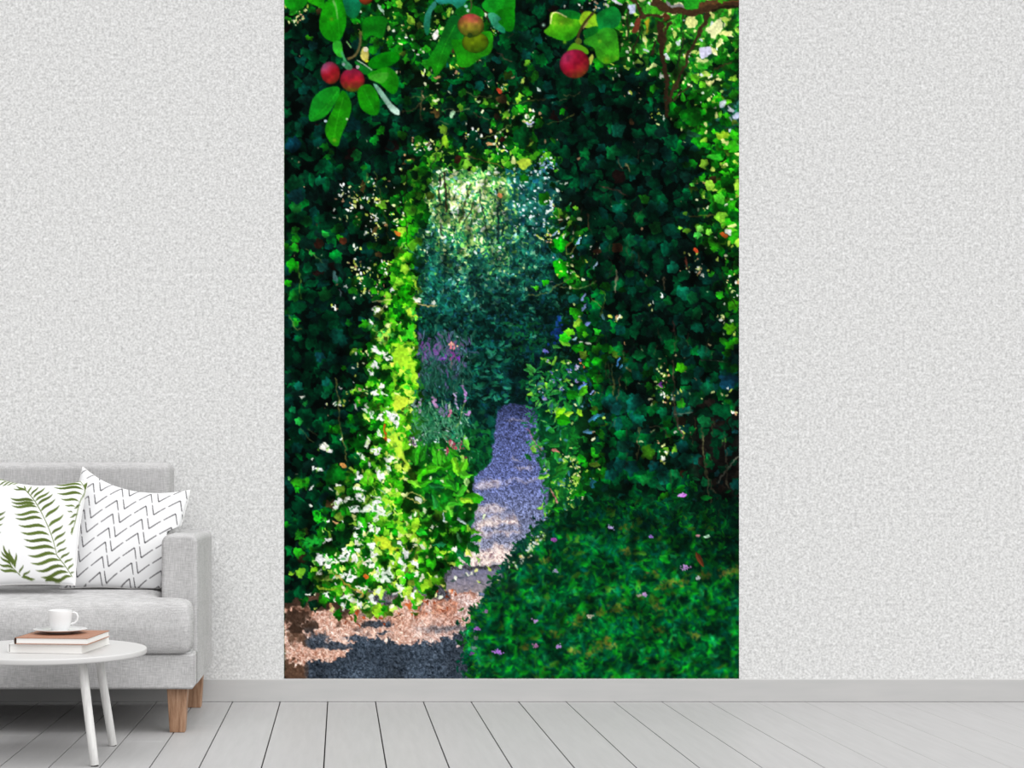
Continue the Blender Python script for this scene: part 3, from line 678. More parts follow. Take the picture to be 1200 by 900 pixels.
    for k in range(80):
        t = rng.random(); x, y = 636 - 34 * t + rng.normal(0, 3), 624 + 40 * t + rng.normal(0, 2.5)
        dot(x, y, rng.uniform(.5, 1.3), pick([(250, 245, 225), (230, 225, 120), (240, 200, 150), (200, 210, 220), (150, 190, 80)]), .95)
    C2 = lambda x, y: (600 + x / 4.494, 600 + y / 4.494)
    C1 = lambda x, y: (333 + x / 4.494, 600 + y / 4.494)
    for p in [(840, 370), (880, 365), (790, 390), (540, 505), (470, 525), (760, 500), (480, 690), (520, 705), (410, 740), (320, 730), (1110, 320), (1160, 310), (1185, 300), (770, 620), (60, 705), (490, 670), (450, 710), (1000, 330), (360, 545), (955, 645), (560, 500), (740, 320), (600, 200), (180, 250), (330, 590), (230, 640), (590, 85)]:
        x, y = C2(*p)
        for k in range(26): dot(x + rng.normal(0, 3.6), y + rng.normal(0, 2.4), rng.uniform(.7, 1.6), pick([(96, 104, 24), (78, 94, 22), (110, 110, 44), (60, 90, 20), (96, 86, 40)]), .6)
    for p0, p1 in [((840, 400), (890, 500)), ((1000, 360), (1050, 450)), ((400, 560), (425, 650)), ((680, 540), (690, 660)), ((1120, 340), (1160, 440)), ((120, 720), (125, 860)), ((570, 720), (575, 790)), ((905, 310), (915, 360))]:
        stroke([C2(*p0), C2(*p1)], 1.1, (40, 130, 30), .7)
    w0 = cv.copy(), idm.copy(); warp(200, ((1.2, 6), (.9, 2.5)))
    keep = (np.arange(CH) / SS + MY0 < 585); cv[keep] = w0[0][keep]; idm[keep] = w0[1][keep]
    sh = boxblur((idm == 4).astype(np.float32), 2); mottle(81, 12, .55, 1.5, sh); mottle(82, 5, .75, 1.25, sh)
    yy_ = (np.arange(CH) / SS + MY0)[:, None]; xx_ = (np.arange(CW) / SS + MX0)[None]
    cv[:] *= (1 - sh * np.clip((660 - yy_) / 110 + (xx_ - 760) / 400, 0, .34))[..., None]
    y0, x0, m = polymask([(shrub_x(y) + 8, y) for y in range(610, 800, 5)] + [(872, 800), (872, 640), (720, 605)], 6, sm=False)
    yb, xb = min(CH, y0 + m.shape[0]), min(CW, x0 + m.shape[1])
    m = m[:yb - y0, :xb - x0]
    cur_id[0] = 0; comp(y0, x0, m * np.interp((np.arange(y0, yb)) / SS + MY0, [600, 700, 790], [.5, .75, .95])[:, None], boxblur(cv[y0:yb, x0:xb], 2))
    cur_id[0] = 4
    for x, y, c, s in [C2(515, 78) + ((176, 160, 214), 4.6), C2(728, 128) + ((150, 110, 200), 3), C2(905, 290) + ((186, 140, 206), 5), C2(975, 345) + ((170, 180, 180), 3.6), C2(690, 430) + ((190, 150, 206), 4), C2(665, 437) + ((150, 140, 130), 3), C2(403, 545) + ((180, 170, 150), 4), C2(118, 570) + ((180, 140, 200), 3.4), C2(120, 702) + ((170, 110, 160), 3.6),
                       C2(238, 705) + ((190, 140, 220), 4), C2(225, 308) + ((160, 150, 190), 3), C2(218, 145) + ((160, 80, 170), 3.6), C2(1020, 128) + ((170, 210, 180), 3.4), C2(972, 122) + ((190, 130, 140), 2.2), C1(1120, 735) + ((170, 110, 210), 6), C1(1015, 612) + ((150, 90, 180), 3.6), C1(1035, 430) + ((120, 130, 170), 3), C1(1060, 520) + ((130, 100, 140), 3), C1(985, 742) + ((110, 70, 140), 3), C1(995, 712) + ((110, 140, 130), 3.4), C1(912, 702) + ((220, 190, 190), 1.8), C1(1005, 660) + ((90, 100, 100), 3)]:
        for k in range(int(6 * s)): dot(x + rng.normal(0, s * .42), y + rng.normal(0, s * .26) - abs(rng.normal(0, .3)), rng.uniform(.5, 1.3), np.clip(np.array(c) * rng.uniform(.75, 1.15), 0, 255), .85)
    leaf(819, 655, 10, 3, 1.1, (96, 44, 24), .3, .9)
    leaf(800, 579.5, 4, 2.4, -.2, (190, 110, 210), .2, 1)
    for k in range(8): dot(797 + rng.normal(0, 2), 579 + rng.normal(0, 1.3), 1.2, (215, 150, 235), .9)
    apples()
def white_leaf(tx, ty, cx, cy, rx, ry, a=0.0, c=(246, 248, 244)):
    x, y = tx + cx / 8.955, ty + cy / 8.955
    rx, ry = rx / 10, ry / 10
    blob(x, y, rx, ry, a, c, .97, .2)
    if max(rx, ry) > 3.2:
        for k in range(3): blob(x + rng.normal(0, rx * .8), y + rng.normal(0, ry * .8), rx * .3, ry * .3, rng.uniform(0, 3), pick([(120, 190, 60), (30, 110, 20), (190, 225, 130), (8, 70, 14)]), .9, .25)

def arch_details():
    # sunlit rim of leaves along the opening
    rim = [(503, 200), (492, 232), (481, 262), (478, 290), (480, 318), (482, 345), (484, 372), (480, 400), (479, 425), (482, 450), (474, 475), (474, 500), (476, 530)]
    for k in range(150):
        t = rng.random() * (len(rim) - 1); i = int(t); f = t - i
        x = rim[i][0] * (1 - f) + rim[i + 1][0] * f - abs(rng.normal(0, 8)); y = rim[i][1] * (1 - f) + rim[i + 1][1] * f
        if y < 250: c = pick([(20, 110, 10), (60, 160, 20), (110, 190, 30), (4, 70, 10)])
        elif y < 385: c = pick([(40, 150, 10), (90, 190, 20), (150, 215, 50), (14, 110, 6), (14, 110, 6)])
        else: c = pick([(150, 225, 50), (190, 240, 70), (110, 205, 30), (60, 170, 14), (30, 140, 10)])
        ivy(x, y, rng.uniform(3, 6.5), rng.normal(1.57, .8), c)
    for k in range(70):                               # darker drooping leaves at the top left of the opening
        ivy(rng.normal(494, 7), rng.uniform(196, 262), rng.uniform(3, 6), rng.normal(1.57, .8), pick([(4, 60, 8), (14, 90, 10), (2, 36, 10), (50, 120, 20)]))
    for tx, ty, P, c in [(466, 300, [(50, 520), (120, 560), (190, 590), (220, 640), (140, 640), (90, 600)], (190, 225, 60)), (466, 300, [(10, 700), (60, 790), (100, 690), (155, 740), (165, 830), (160, 900), (60, 900), (10, 800)], (60, 205, 30)),
                         (466, 300, [(40, 320), (120, 300), (165, 350), (150, 430), (60, 470), (-20, 420)], (24, 150, 6)), (466, 300, [(30, 620), (80, 600), (105, 660), (85, 780), (40, 720)], (8, 90, 10)),
                         (466, 300, [(165, 200), (185, 210), (205, 330), (220, 395), (180, 330)], (160, 205, 50)),
                         (466, 400, [(-60, 30), (60, 40), (100, 90), (100, 150), (160, 200), (200, 330), (205, 470), (120, 370), (60, 300), (-40, 250)], (168, 232, 44)), (466, 400, [(-50, 340), (60, 400), (120, 490), (40, 515), (-30, 480)], (150, 225, 40)),
                         (466, 400, [(60, 0), (200, 0), (150, 45), (80, 25)], (130, 210, 30)), (466, 400, [(-40, 570), (90, 590), (100, 700), (30, 730), (-20, 760)], (205, 238, 60)), (466, 400, [(10, 370), (60, 370), (75, 440), (30, 450), (5, 410)], (10, 140, 6)),
                         (466, 500, [(-120, 20), (20, 100), (60, 260), (130, 440), (60, 380), (-60, 200)], (190, 240, 60)), (466, 600, [(-30, 40), (60, 40), (80, 130), (130, 190), (40, 210), (-30, 150)], (140, 215, 40)),
                         (333, 600, [(950, 230), (1060, 260), (1150, 330), (1200, 380), (1180, 430), (1060, 420), (960, 320)], (200, 225, 50)), (333, 500, [(1000, 680), (1060, 700), (1120, 860), (1080, 890), (1030, 800)], (160, 220, 50)),
                         (333, 500, [(560, 850), (640, 800), (700, 850), (650, 890)], (30, 150, 20)), (333, 300, [(960, 820), (1050, 760), (1130, 800), (1080, 870), (1000, 900)], (180, 230, 80)), (333, 300, [(920, 700), (960, 720), (950, 790), (915, 750)], (150, 215, 80)),
                         (333, 500, [(690, 120), (830, 110), (840, 200), (720, 250), (640, 180)], (4, 84, 10)), (333, 500, [(520, 400), (660, 480), (600, 590), (470, 600), (430, 520)], (6, 88, 16)), (333, 600, [(520, 240), (640, 180), (690, 250), (600, 400), (520, 330)], (2, 50, 14)),
                         (333, 500, [(480, 0), (580, -10), (560, 60), (480, 50)], (20, 130, 14)), (333, 600, [(200, 310), (280, 230), (380, 310), (340, 360), (240, 365)], (30, 170, 50)), (333, 600, [(310, 0), (390, -20), (390, 90), (340, 110)], (30, 190, 30)), (333, 600, [(150, 180), (210, 180), (205, 260), (150, 250)], (60, 170, 30)),
                         (333, 500, [(80, 560), (250, 540), (230, 620), (130, 650)], (40, 150, 20))]:
        poly(T(tx, ty, P), np.array(c) * .92, .3, .95, True, np.clip(np.array(c) * 1.12, 0, 255), .8)
        Q = T(tx, ty, P)
        for k in range(11):                           # smaller leaves crossing its edge
            e = np.array(Q[rng.integers(len(Q))]) * .8 + np.mean(Q, 0) * .2
            ivy(e[0] + rng.normal(0, 1.5), e[1] + rng.normal(0, 1.5), rng.uniform(1.6, 3.6), rng.uniform(0, 6), np.array(c) * rng.uniform(.3, 1) * np.array([rng.uniform(.3, 1), 1, 1]))
    W = [(333, 400, 960, 80, 30, 60, -.5), (333, 400, 1045, 115, 45, 30, .3), (333, 400, 1085, 175, 45, 22, .3), (333, 400, 955, 245, 42, 36), (333, 400, 905, 318, 26, 38, -.3), (333, 400, 1020, 465, 40, 36), (333, 400, 940, 530, 40, 34), (333, 400, 840, 715, 30, 20, .5), (333, 400, 910, 760, 22, 44, -.5), (333, 400, 1150, 790, 60, 95, -.6), (333, 400, 740, 675, 16, 30, -.4), (333, 400, 590, 480, 13, 16), (333, 400, 1015, 800, 40, 36), (333, 400, 1040, 540, 50, 14, .5), (333, 400, 185, 580, 30, 10), (333, 400, 440, 660, 14, 14),
         (333, 500, 430, 215, 80, 34, .6), (333, 500, 870, 160, 20, 50), (333, 500, 950, 250, 55, 42), (333, 500, 1005, 500, 40, 75, -.4), (333, 500, 772, 510, 46, 52), (333, 500, 805, 300, 45, 22, .5), (333, 500, 360, 445, 55, 16), (333, 500, 300, 430, 16, 26), (333, 500, 585, 775, 52, 40), (333, 500, 680, 750, 44, 36), (333, 500, 535, 820, 36, 40), (333, 500, 790, 730, 56, 34, .5), (333, 500, 780, 645, 70, 17, .3), (333, 500, 930, 835, 100, 60), (333, 500, 850, 860, 60, 50), (333, 500, 1000, 870, 60, 40), (333, 500, 740, 855, 64, 34, .4), (333, 500, 1090, 430, 32, 52, -.3), (333, 500, 895, 395, 17, 36), (333, 500, 1100, 330, 46, 36), (333, 500, 570, 600, 32, 16), (333, 500, 490, 645, 30, 12, .4), (333, 500, 285, 340, 14, 16), (333, 500, 290, 620, 14, 32, .4), (333, 500, 265, 825, 18, 12), (333, 500, 990, 60, 22, 46, -.4), (333, 500, 1085, 140, 30, 20), (333, 500, 590, 130, 20, 16), (333, 500, 960, 730, 70, 12, .5),
         (333, 600, 370, 490, 50, 62), (333, 600, 445, 550, 55, 40), (333, 600, 450, 480, 34, 48), (333, 600, 540, 515, 44, 42), (333, 600, 640, 400, 40, 48), (333, 600, 740, 235, 28, 44), (333, 600, 770, 320, 42, 28, .3), (333, 600, 910, 340, 50, 42), (333, 600, 930, 440, 44, 28), (333, 600, 890, 530, 58, 34), (333, 600, 900, 160, 40, 46), (333, 600, 970, 180, 30, 50), (333, 600, 1080, 660, 66, 90, .3), (333, 600, 970, 665, 36, 62), (333, 600, 700, 680, 48, 48), (333, 600, 610, 660, 40, 38), (333, 600, 860, 785, 42, 38), (333, 600, 785, 130, 22, 36), (333, 600, 960, 70, 40, 36), (333, 600, 1020, 10, 80, 26), (333, 600, 430, 860, 44, 26), (333, 600, 245, 845, 34, 13, -.4), (333, 600, 450, 285, 50, 18, -.5), (333, 600, 620, 470, 50, 44), (333, 600, 770, 790, 34, 44), (333, 600, 650, 880, 60, 30), (333, 600, 720, 470, 30, 40), (333, 600, 450, 80, 16, 18), (333, 600, 600, 100, 20, 18), (333, 600, 370, 640, 36, 28),
         (466, 600, 40, 540, 26, 80, -.3), (466, 600, 170, 540, 70, 26, .5), (466, 600, 70, 430, 40, 54, -.5), (466, 600, 20, 780, 40, 50), (466, 600, 190, 640, 24, 30), (466, 600, 590, 385, 40, 34), (333, 700, 610, 80, 26, 44), (333, 700, 775, 70, 46, 50), (333, 700, 930, 40, 60, 26, .7), (466, 600, 160, 860, 30, 40),
         (333, 300, 960, 560, 46, 34, .6), (333, 300, 905, 690, 20, 36, -.5), (466, 300, 200, 450, 40, 36), (466, 300, 355, 477, 22, 24), (333, 300, 1130, 365, 28, 18), (333, 300, 640, 320, 22, 18)]
    for w in W: white_leaf(*w, c=pick([(248, 250, 250, 3), (240, 246, 230, 2), (226, 240, 224, 1), (252, 250, 235, 1)]))
    for tx, ty, cx, cy, r in [(333, 600, 400, 450, 26), (333, 600, 460, 520, 24), (333, 600, 610, 480, 22), (333, 600, 700, 660, 16), (333, 500, 960, 850, 26), (333, 400, 910, 760, 16), (333, 400, 1150, 770, 14), (333, 500, 900, 900, 20)]:
        ivy(tx + cx / 8.955, ty + cy / 8.955, r / 8.955, rng.uniform(0, 6), (60, 130, 60), .2, .8)
    # fresh green leaves catching light in the shade on the left
    for tx, ty, cx, cy, r, c in [(333, 200, 130, 380, 60, (16, 100, 36)), (333, 200, 110, 610, 45, (24, 130, 30)), (333, 200, 115, 700, 55, (16, 120, 20)), (333, 200, 100, 800, 50, (24, 140, 24)), (333, 200, 10, 790, 40, (20, 120, 10)), (333, 200, 440, 660, 45, (20, 120, 40)), (333, 200, 580, 695, 36, (30, 150, 16)), (333, 200, 290, 860, 34, (20, 130, 40)),
                           (333, 200, 120, 100, 85, (4, 66, 34)), (333, 200, 375, 90, 60, (4, 80, 50)), (333, 200, 120, 250, 90, (10, 60, 62)), (333, 200, 230, 520, 70, (4, 70, 24)), (333, 200, 545, 590, 70, (6, 76, 20)), (333, 300, 90, 80, 75, (14, 120, 14)), (333, 300, 35, 270, 40, (20, 150, 10)), (333, 300, 85, 415, 65, (12, 110, 30)), (333, 300, 10, 575, 42, (10, 110, 30)),
                           (333, 300, 390, 90, 75, (14, 64, 56)), (333, 300, 430, 390, 80, (6, 72, 28)), (333, 300, 130, 680, 36, (20, 110, 20)), (333, 300, 670, 690, 44, (10, 110, 24)), (333, 300, 540, 820, 90, (4, 56, 44)), (333, 300, 860, 270, 70, (4, 66, 20)), (333, 400, 150, 460, 56, (6, 76, 60)), (333, 400, 80, 705, 36, (10, 120, 66)), (333, 400, 150, 820, 50, (30, 160, 60)), (333, 400, 215, 640, 30, (14, 96, 36)),
                           (333, 400, 360, 140, 56, (8, 58, 62)), (333, 400, 430, 420, 56, (6, 74, 62)), (333, 400, 420, 550, 50, (6, 84, 50)), (333, 400, 650, 540, 56, (4, 76, 36)), (333, 400, 780, 630, 52, (20, 160, 10)), (333, 400, 685, 780, 34, (20, 150, 10)), (333, 400, 500, 170, 80, (2, 60, 44)), (333, 500, 175, 40, 34, (10, 110, 76)), (333, 600, 160, 630, 50, (110, 180, 40)), (333, 600, 75, 630, 30, (130, 190, 40)), (333, 600, 300, 590, 40, (120, 190, 30)), (333, 600, 20, 120, 40, (10, 140, 20)), (333, 500, 50, 530, 24, (90, 200, 90)),
                           (333, 0, 300, 470, 60, (10, 70, 66)), (333, 0, 190, 520, 45, (4, 74, 40)), (333, 0, 260, 390, 36, (40, 150, 10)), (333, 100, 760, 720, 66, (10, 100, 36)), (333, 100, 830, 860, 34, (14, 100, 20)), (333, 100, 420, 640, 46, (10, 120, 24)), (333, 100, 450, 755, 34, (10, 130, 30)), (333, 100, 490, 700, 34, (14, 100, 20)), (333, 100, 940, 560, 60, (6, 96, 24)), (333, 100, 1000, 470, 50, (14, 120, 14)), (333, 100, 80, 600, 90, (4, 40, 50)), (333, 100, 150, 420, 50, (4, 60, 40)), (333, 100, 720, 400, 90, (4, 44, 44))]:
        ivy(tx + cx / 8.955, ty + cy / 8.955, r * 1.1 / 8.955, rng.normal(1.57, .5), c, .25)
    # leaves picked out on the right pillar
    for tx, ty, cx, cy, r, c in [(600, 100, 515, 265, 42, (14, 130, 12)), (600, 100, 1100, 450, 80, (6, 76, 56)), (600, 100, 1040, 690, 80, (4, 84, 40)), (600, 100, 750, 710, 60, (2, 66, 28)), (600, 100, 90, 520, 110, (2, 60, 22)), (600, 200, 800, 100, 80, (2, 66, 46)), (600, 200, 1040, 630, 80, (6, 82, 34)), (600, 200, 500, 750, 80, (10, 130, 12)), (600, 200, 340, 280, 80, (14, 90, 8)), (600, 200, 1120, 400, 70, (2, 60, 44)), (600, 300, 500, 100, 100, (14, 130, 8)), (600, 300, 520, 180, 44, (20, 150, 12)), (600, 300, 350, 265, 46, (30, 170, 10)), (600, 300, 240, 315, 30, (60, 180, 20)), (600, 300, 650, 590, 60, (30, 150, 14)), (600, 300, 600, 790, 50, (110, 220, 30)), (600, 300, 560, 850, 60, (40, 190, 20)), (600, 300, 720, 740, 60, (20, 140, 14)), (600, 300, 980, 300, 60, (10, 96, 14)), (600, 300, 770, 810, 30, (70, 190, 20)), (600, 300, 890, 775, 36, (30, 150, 30)), (600, 300, 640, 440, 60, (10, 80, 70)),
                           (733, 200, 300, 580, 80, (10, 86, 30)), (733, 200, 150, 480, 70, (4, 72, 30)), (733, 200, 460, 600, 70, (2, 64, 46)), (733, 200, 40, 720, 70, (4, 72, 40)), (733, 200, 280, 370, 66, (4, 66, 46)), (733, 200, 390, 370, 56, (4, 66, 52)), (733, 200, 190, 280, 56, (16, 90, 16)), (733, 200, 430, 790, 80, (0, 60, 40)), (733, 200, 745, 670, 40, (70, 200, 70)), (733, 200, 860, 640, 40, (120, 210, 60)), (733, 200, 980, 480, 70, (130, 210, 50)), (733, 200, 980, 290, 60, (70, 180, 40)), (733, 200, 810, 60, 44, (30, 160, 20)), (733, 200, 690, 140, 30, (80, 190, 60)), (733, 200, 780, 600, 40, (120, 210, 80)), (733, 200, 1160, 140, 40, (160, 220, 60)), (733, 200, 570, 600, 24, (130, 220, 60)), (733, 200, 1060, 100, 80, (6, 84, 10)), (733, 200, 950, 560, 60, (4, 60, 20)), (733, 200, 1130, 450, 60, (4, 70, 14)),
                           (733, 300, 480, 110, 60, (4, 84, 60)), (733, 300, 600, 370, 80, (4, 76, 54)), (733, 300, 690, 420, 70, (4, 80, 40)), (733, 300, 740, 590, 70, (4, 80, 36)), (733, 300, 360, 510, 60, (4, 76, 50)), (733, 300, 430, 460, 56, (4, 76, 30)), (733, 300, 750, 740, 70, (2, 66, 46)), (733, 300, 940, 740, 60, (0, 66, 46)), (733, 300, 590, 770, 60, (2, 66, 40)), (733, 300, 1120, 500, 60, (40, 120, 10)), (733, 300, 1080, 740, 60, (60, 130, 10)), (733, 300, 1140, 880, 50, (40, 150, 10)), (733, 300, 250, 260, 56, (4, 60, 20)), (733, 300, 50, 350, 60, (2, 60, 40)), (733, 300, 30, 180, 50, (4, 66, 20)),
                           (733, 400, 130, 130, 70, (4, 90, 40)), (733, 400, 620, 90, 60, (4, 72, 60)), (733, 400, 800, 100, 70, (4, 76, 50)), (733, 400, 1080, 20, 60, (30, 150, 10)), (733, 400, 1050, 110, 50, (14, 110, 14)), (733, 400, 1130, 280, 50, (10, 100, 20)), (733, 400, 570, 265, 56, (60, 180, 10)), (733, 400, 610, 370, 70, (4, 70, 40)), (733, 400, 850, 470, 76, (4, 72, 44)), (733, 400, 520, 550, 70, (4, 72, 52)), (733, 400, 610, 540, 56, (4, 72, 50)), (733, 400, 710, 620, 70, (4, 80, 44)), (733, 400, 820, 830, 66, (10, 100, 50)), (733, 400, 90, 600, 90, (4, 66, 54)), (733, 400, 370, 730, 60, (2, 76, 44)), (733, 400, 150, 820, 66, (2, 66, 48)), (733, 400, 1060, 410, 100, (10, 52, 70)), (733, 400, 240, 470, 44, (10, 86, 14)), (733, 400, 1060, 620, 40, (14, 90, 20)),
                           (733, 500, 230, 250, 80, (40, 90, 14)), (733, 500, 590, 190, 66, (4, 66, 60)), (733, 500, 700, 210, 50, (4, 76, 36)), (733, 500, 620, 330, 76, (4, 78, 56)), (733, 500, 280, 390, 66, (4, 62, 60)), (733, 500, 50, 410, 90, (4, 62, 56)), (733, 500, 400, 520, 84, (4, 74, 56)), (733, 500, 530, 510, 90, (4, 80, 40)), (733, 500, 860, 360, 50, (6, 96, 40)), (733, 500, 830, 575, 50, (6, 96, 50)), (733, 500, 1080, 260, 50, (6, 64, 58)), (733, 500, 1140, 600, 60, (4, 48, 44)), (733, 500, 400, 720, 60, (30, 140, 16)), (733, 500, 200, 550, 60, (10, 100, 40)),
                           (600, 400, 1040, 620, 100, (4, 62, 52)), (600, 400, 1080, 700, 70, (8, 74, 70)), (600, 400, 1160, 570, 60, (2, 66, 40)), (600, 400, 1100, 60, 60, (4, 76, 30)), (600, 500, 1130, 380, 80, (4, 60, 54)), (600, 500, 1030, 480, 70, (4, 56, 48))]:
        ivy(tx + cx / 8.955, ty + cy / 8.955, r * 1.1 / 8.955, rng.normal(1.57, .5), c, .25)
    # glitter of sky through the left hedge
    for cx, cy, sx_, sy_, n in [(409, 232, 7, 7, 34), (440, 232, 5, 4, 14), (437, 253, 4, 5, 12), (437, 272, 6, 7, 16), (417, 291, 4, 2, 8), (425, 318, 8, 6, 20), (424, 342, 6, 5, 16), (415, 308, 8, 3, 10), (450, 310, 5, 6, 14), (402, 253, 8, 6, 8), (436, 212, 4, 4, 8), (445, 330, 6, 10, 14), (393, 358, 3, 3, 5), (462, 245, 3, 14, 14), (350, 10, 10, 8, 14), (352, 20, 5, 5, 8), (400, 472, 12, 3, 10), (415, 455, 8, 12, 14), (424, 414, 5, 4, 8),
                              (775, 442, 5, 12, 22), (785, 462, 7, 3, 10), (773, 455, 2, 4, 5), (800, 460, 8, 6, 6), (846, 462, 4, 6, 8), (862, 484, 3, 3, 5), (800, 505, 8, 4, 8), (775, 525, 5, 5, 8), (774, 538, 4, 3, 8), (845, 372, 4, 4, 8), (806, 310, 6, 8, 10), (820, 318, 5, 6, 12), (766, 352, 5, 8, 6), (860, 340, 6, 8, 14), (722, 370, 4, 3, 10), (640, 270, 5, 8, 16), (638, 280, 5, 4, 10), (646, 243, 3, 8, 12), (654, 275, 4, 3, 6), (690, 285, 6, 6, 8), (655, 218, 3, 3, 5), (668, 312, 8, 6, 12),
                              (620, 135, 8, 4, 16), (617, 143, 4, 1.5, 10), (500, 172, 8, 4, 20), (490, 168, 6, 5, 10), (555, 160, 8, 8, 14), (580, 175, 8, 6, 12), (768, 138, 6, 5, 14), (745, 112, 6, 5, 6), (590, 100, 3, 3, 8), (535, 82, 3, 5, 8), (510, 42, 2.5, 4, 8), (577, 34, 3, 4, 8), (470, 35, 4, 10, 12), (575, 97, 5, 2, 5), (695, 5, 14, 5, 24), (730, 30, 5, 8, 14), (715, 80, 8, 5, 8)]:
        for k in range(n):
            dot(cx + rng.normal(0, sx_), cy + rng.normal(0, sy_), rng.uniform(.5, 1.5), pick([(245, 248, 235, 3), (220, 230, 150, 2), (190, 210, 80, 2), (210, 160, 120, 1)]), .95, rng.uniform(1, 1.7), rng.uniform(0, 3))
    for x, y, r, c in [(466, 272, 3, (220, 110, 40)), (428, 659, 0, (0, 0, 0)), (428.5, 673.5, 3, (236, 96, 40)), (402, 544, 3, (220, 150, 80)), (815, 293, 2.6, (230, 80, 40)), (848, 275, 2.5, (200, 80, 30)), (853, 272, 2, (250, 245, 250)), (585, 105, 3, (220, 70, 40)), (739, 143, 3, (90, 62, 34)), (748, 33, 0, (0, 0, 0)), (535, 186, 4.5, (60, 16, 16)), (722, 290, 5, (60, 34, 18)), (699, 293, 4, (60, 34, 18)), (585, 228, 2.2, (214, 130, 80)), (773, 450, 2, (110, 40, 140)), (450, 506, 0, (0, 0, 0)), (373, 285, 5, (40, 16, 10)), (800, 556, 5, (70, 34, 20)), (588, 164, 3, (60, 14, 14)), (402, 282, 4, (70, 30, 16))]:
        if r: dot(x, y, r, c, .85, rng.uniform(1, 1.5), rng.uniform(0, 3))
    stroke([(450, 497), (451, 510), (450, 517)], 2, (190, 70, 20))
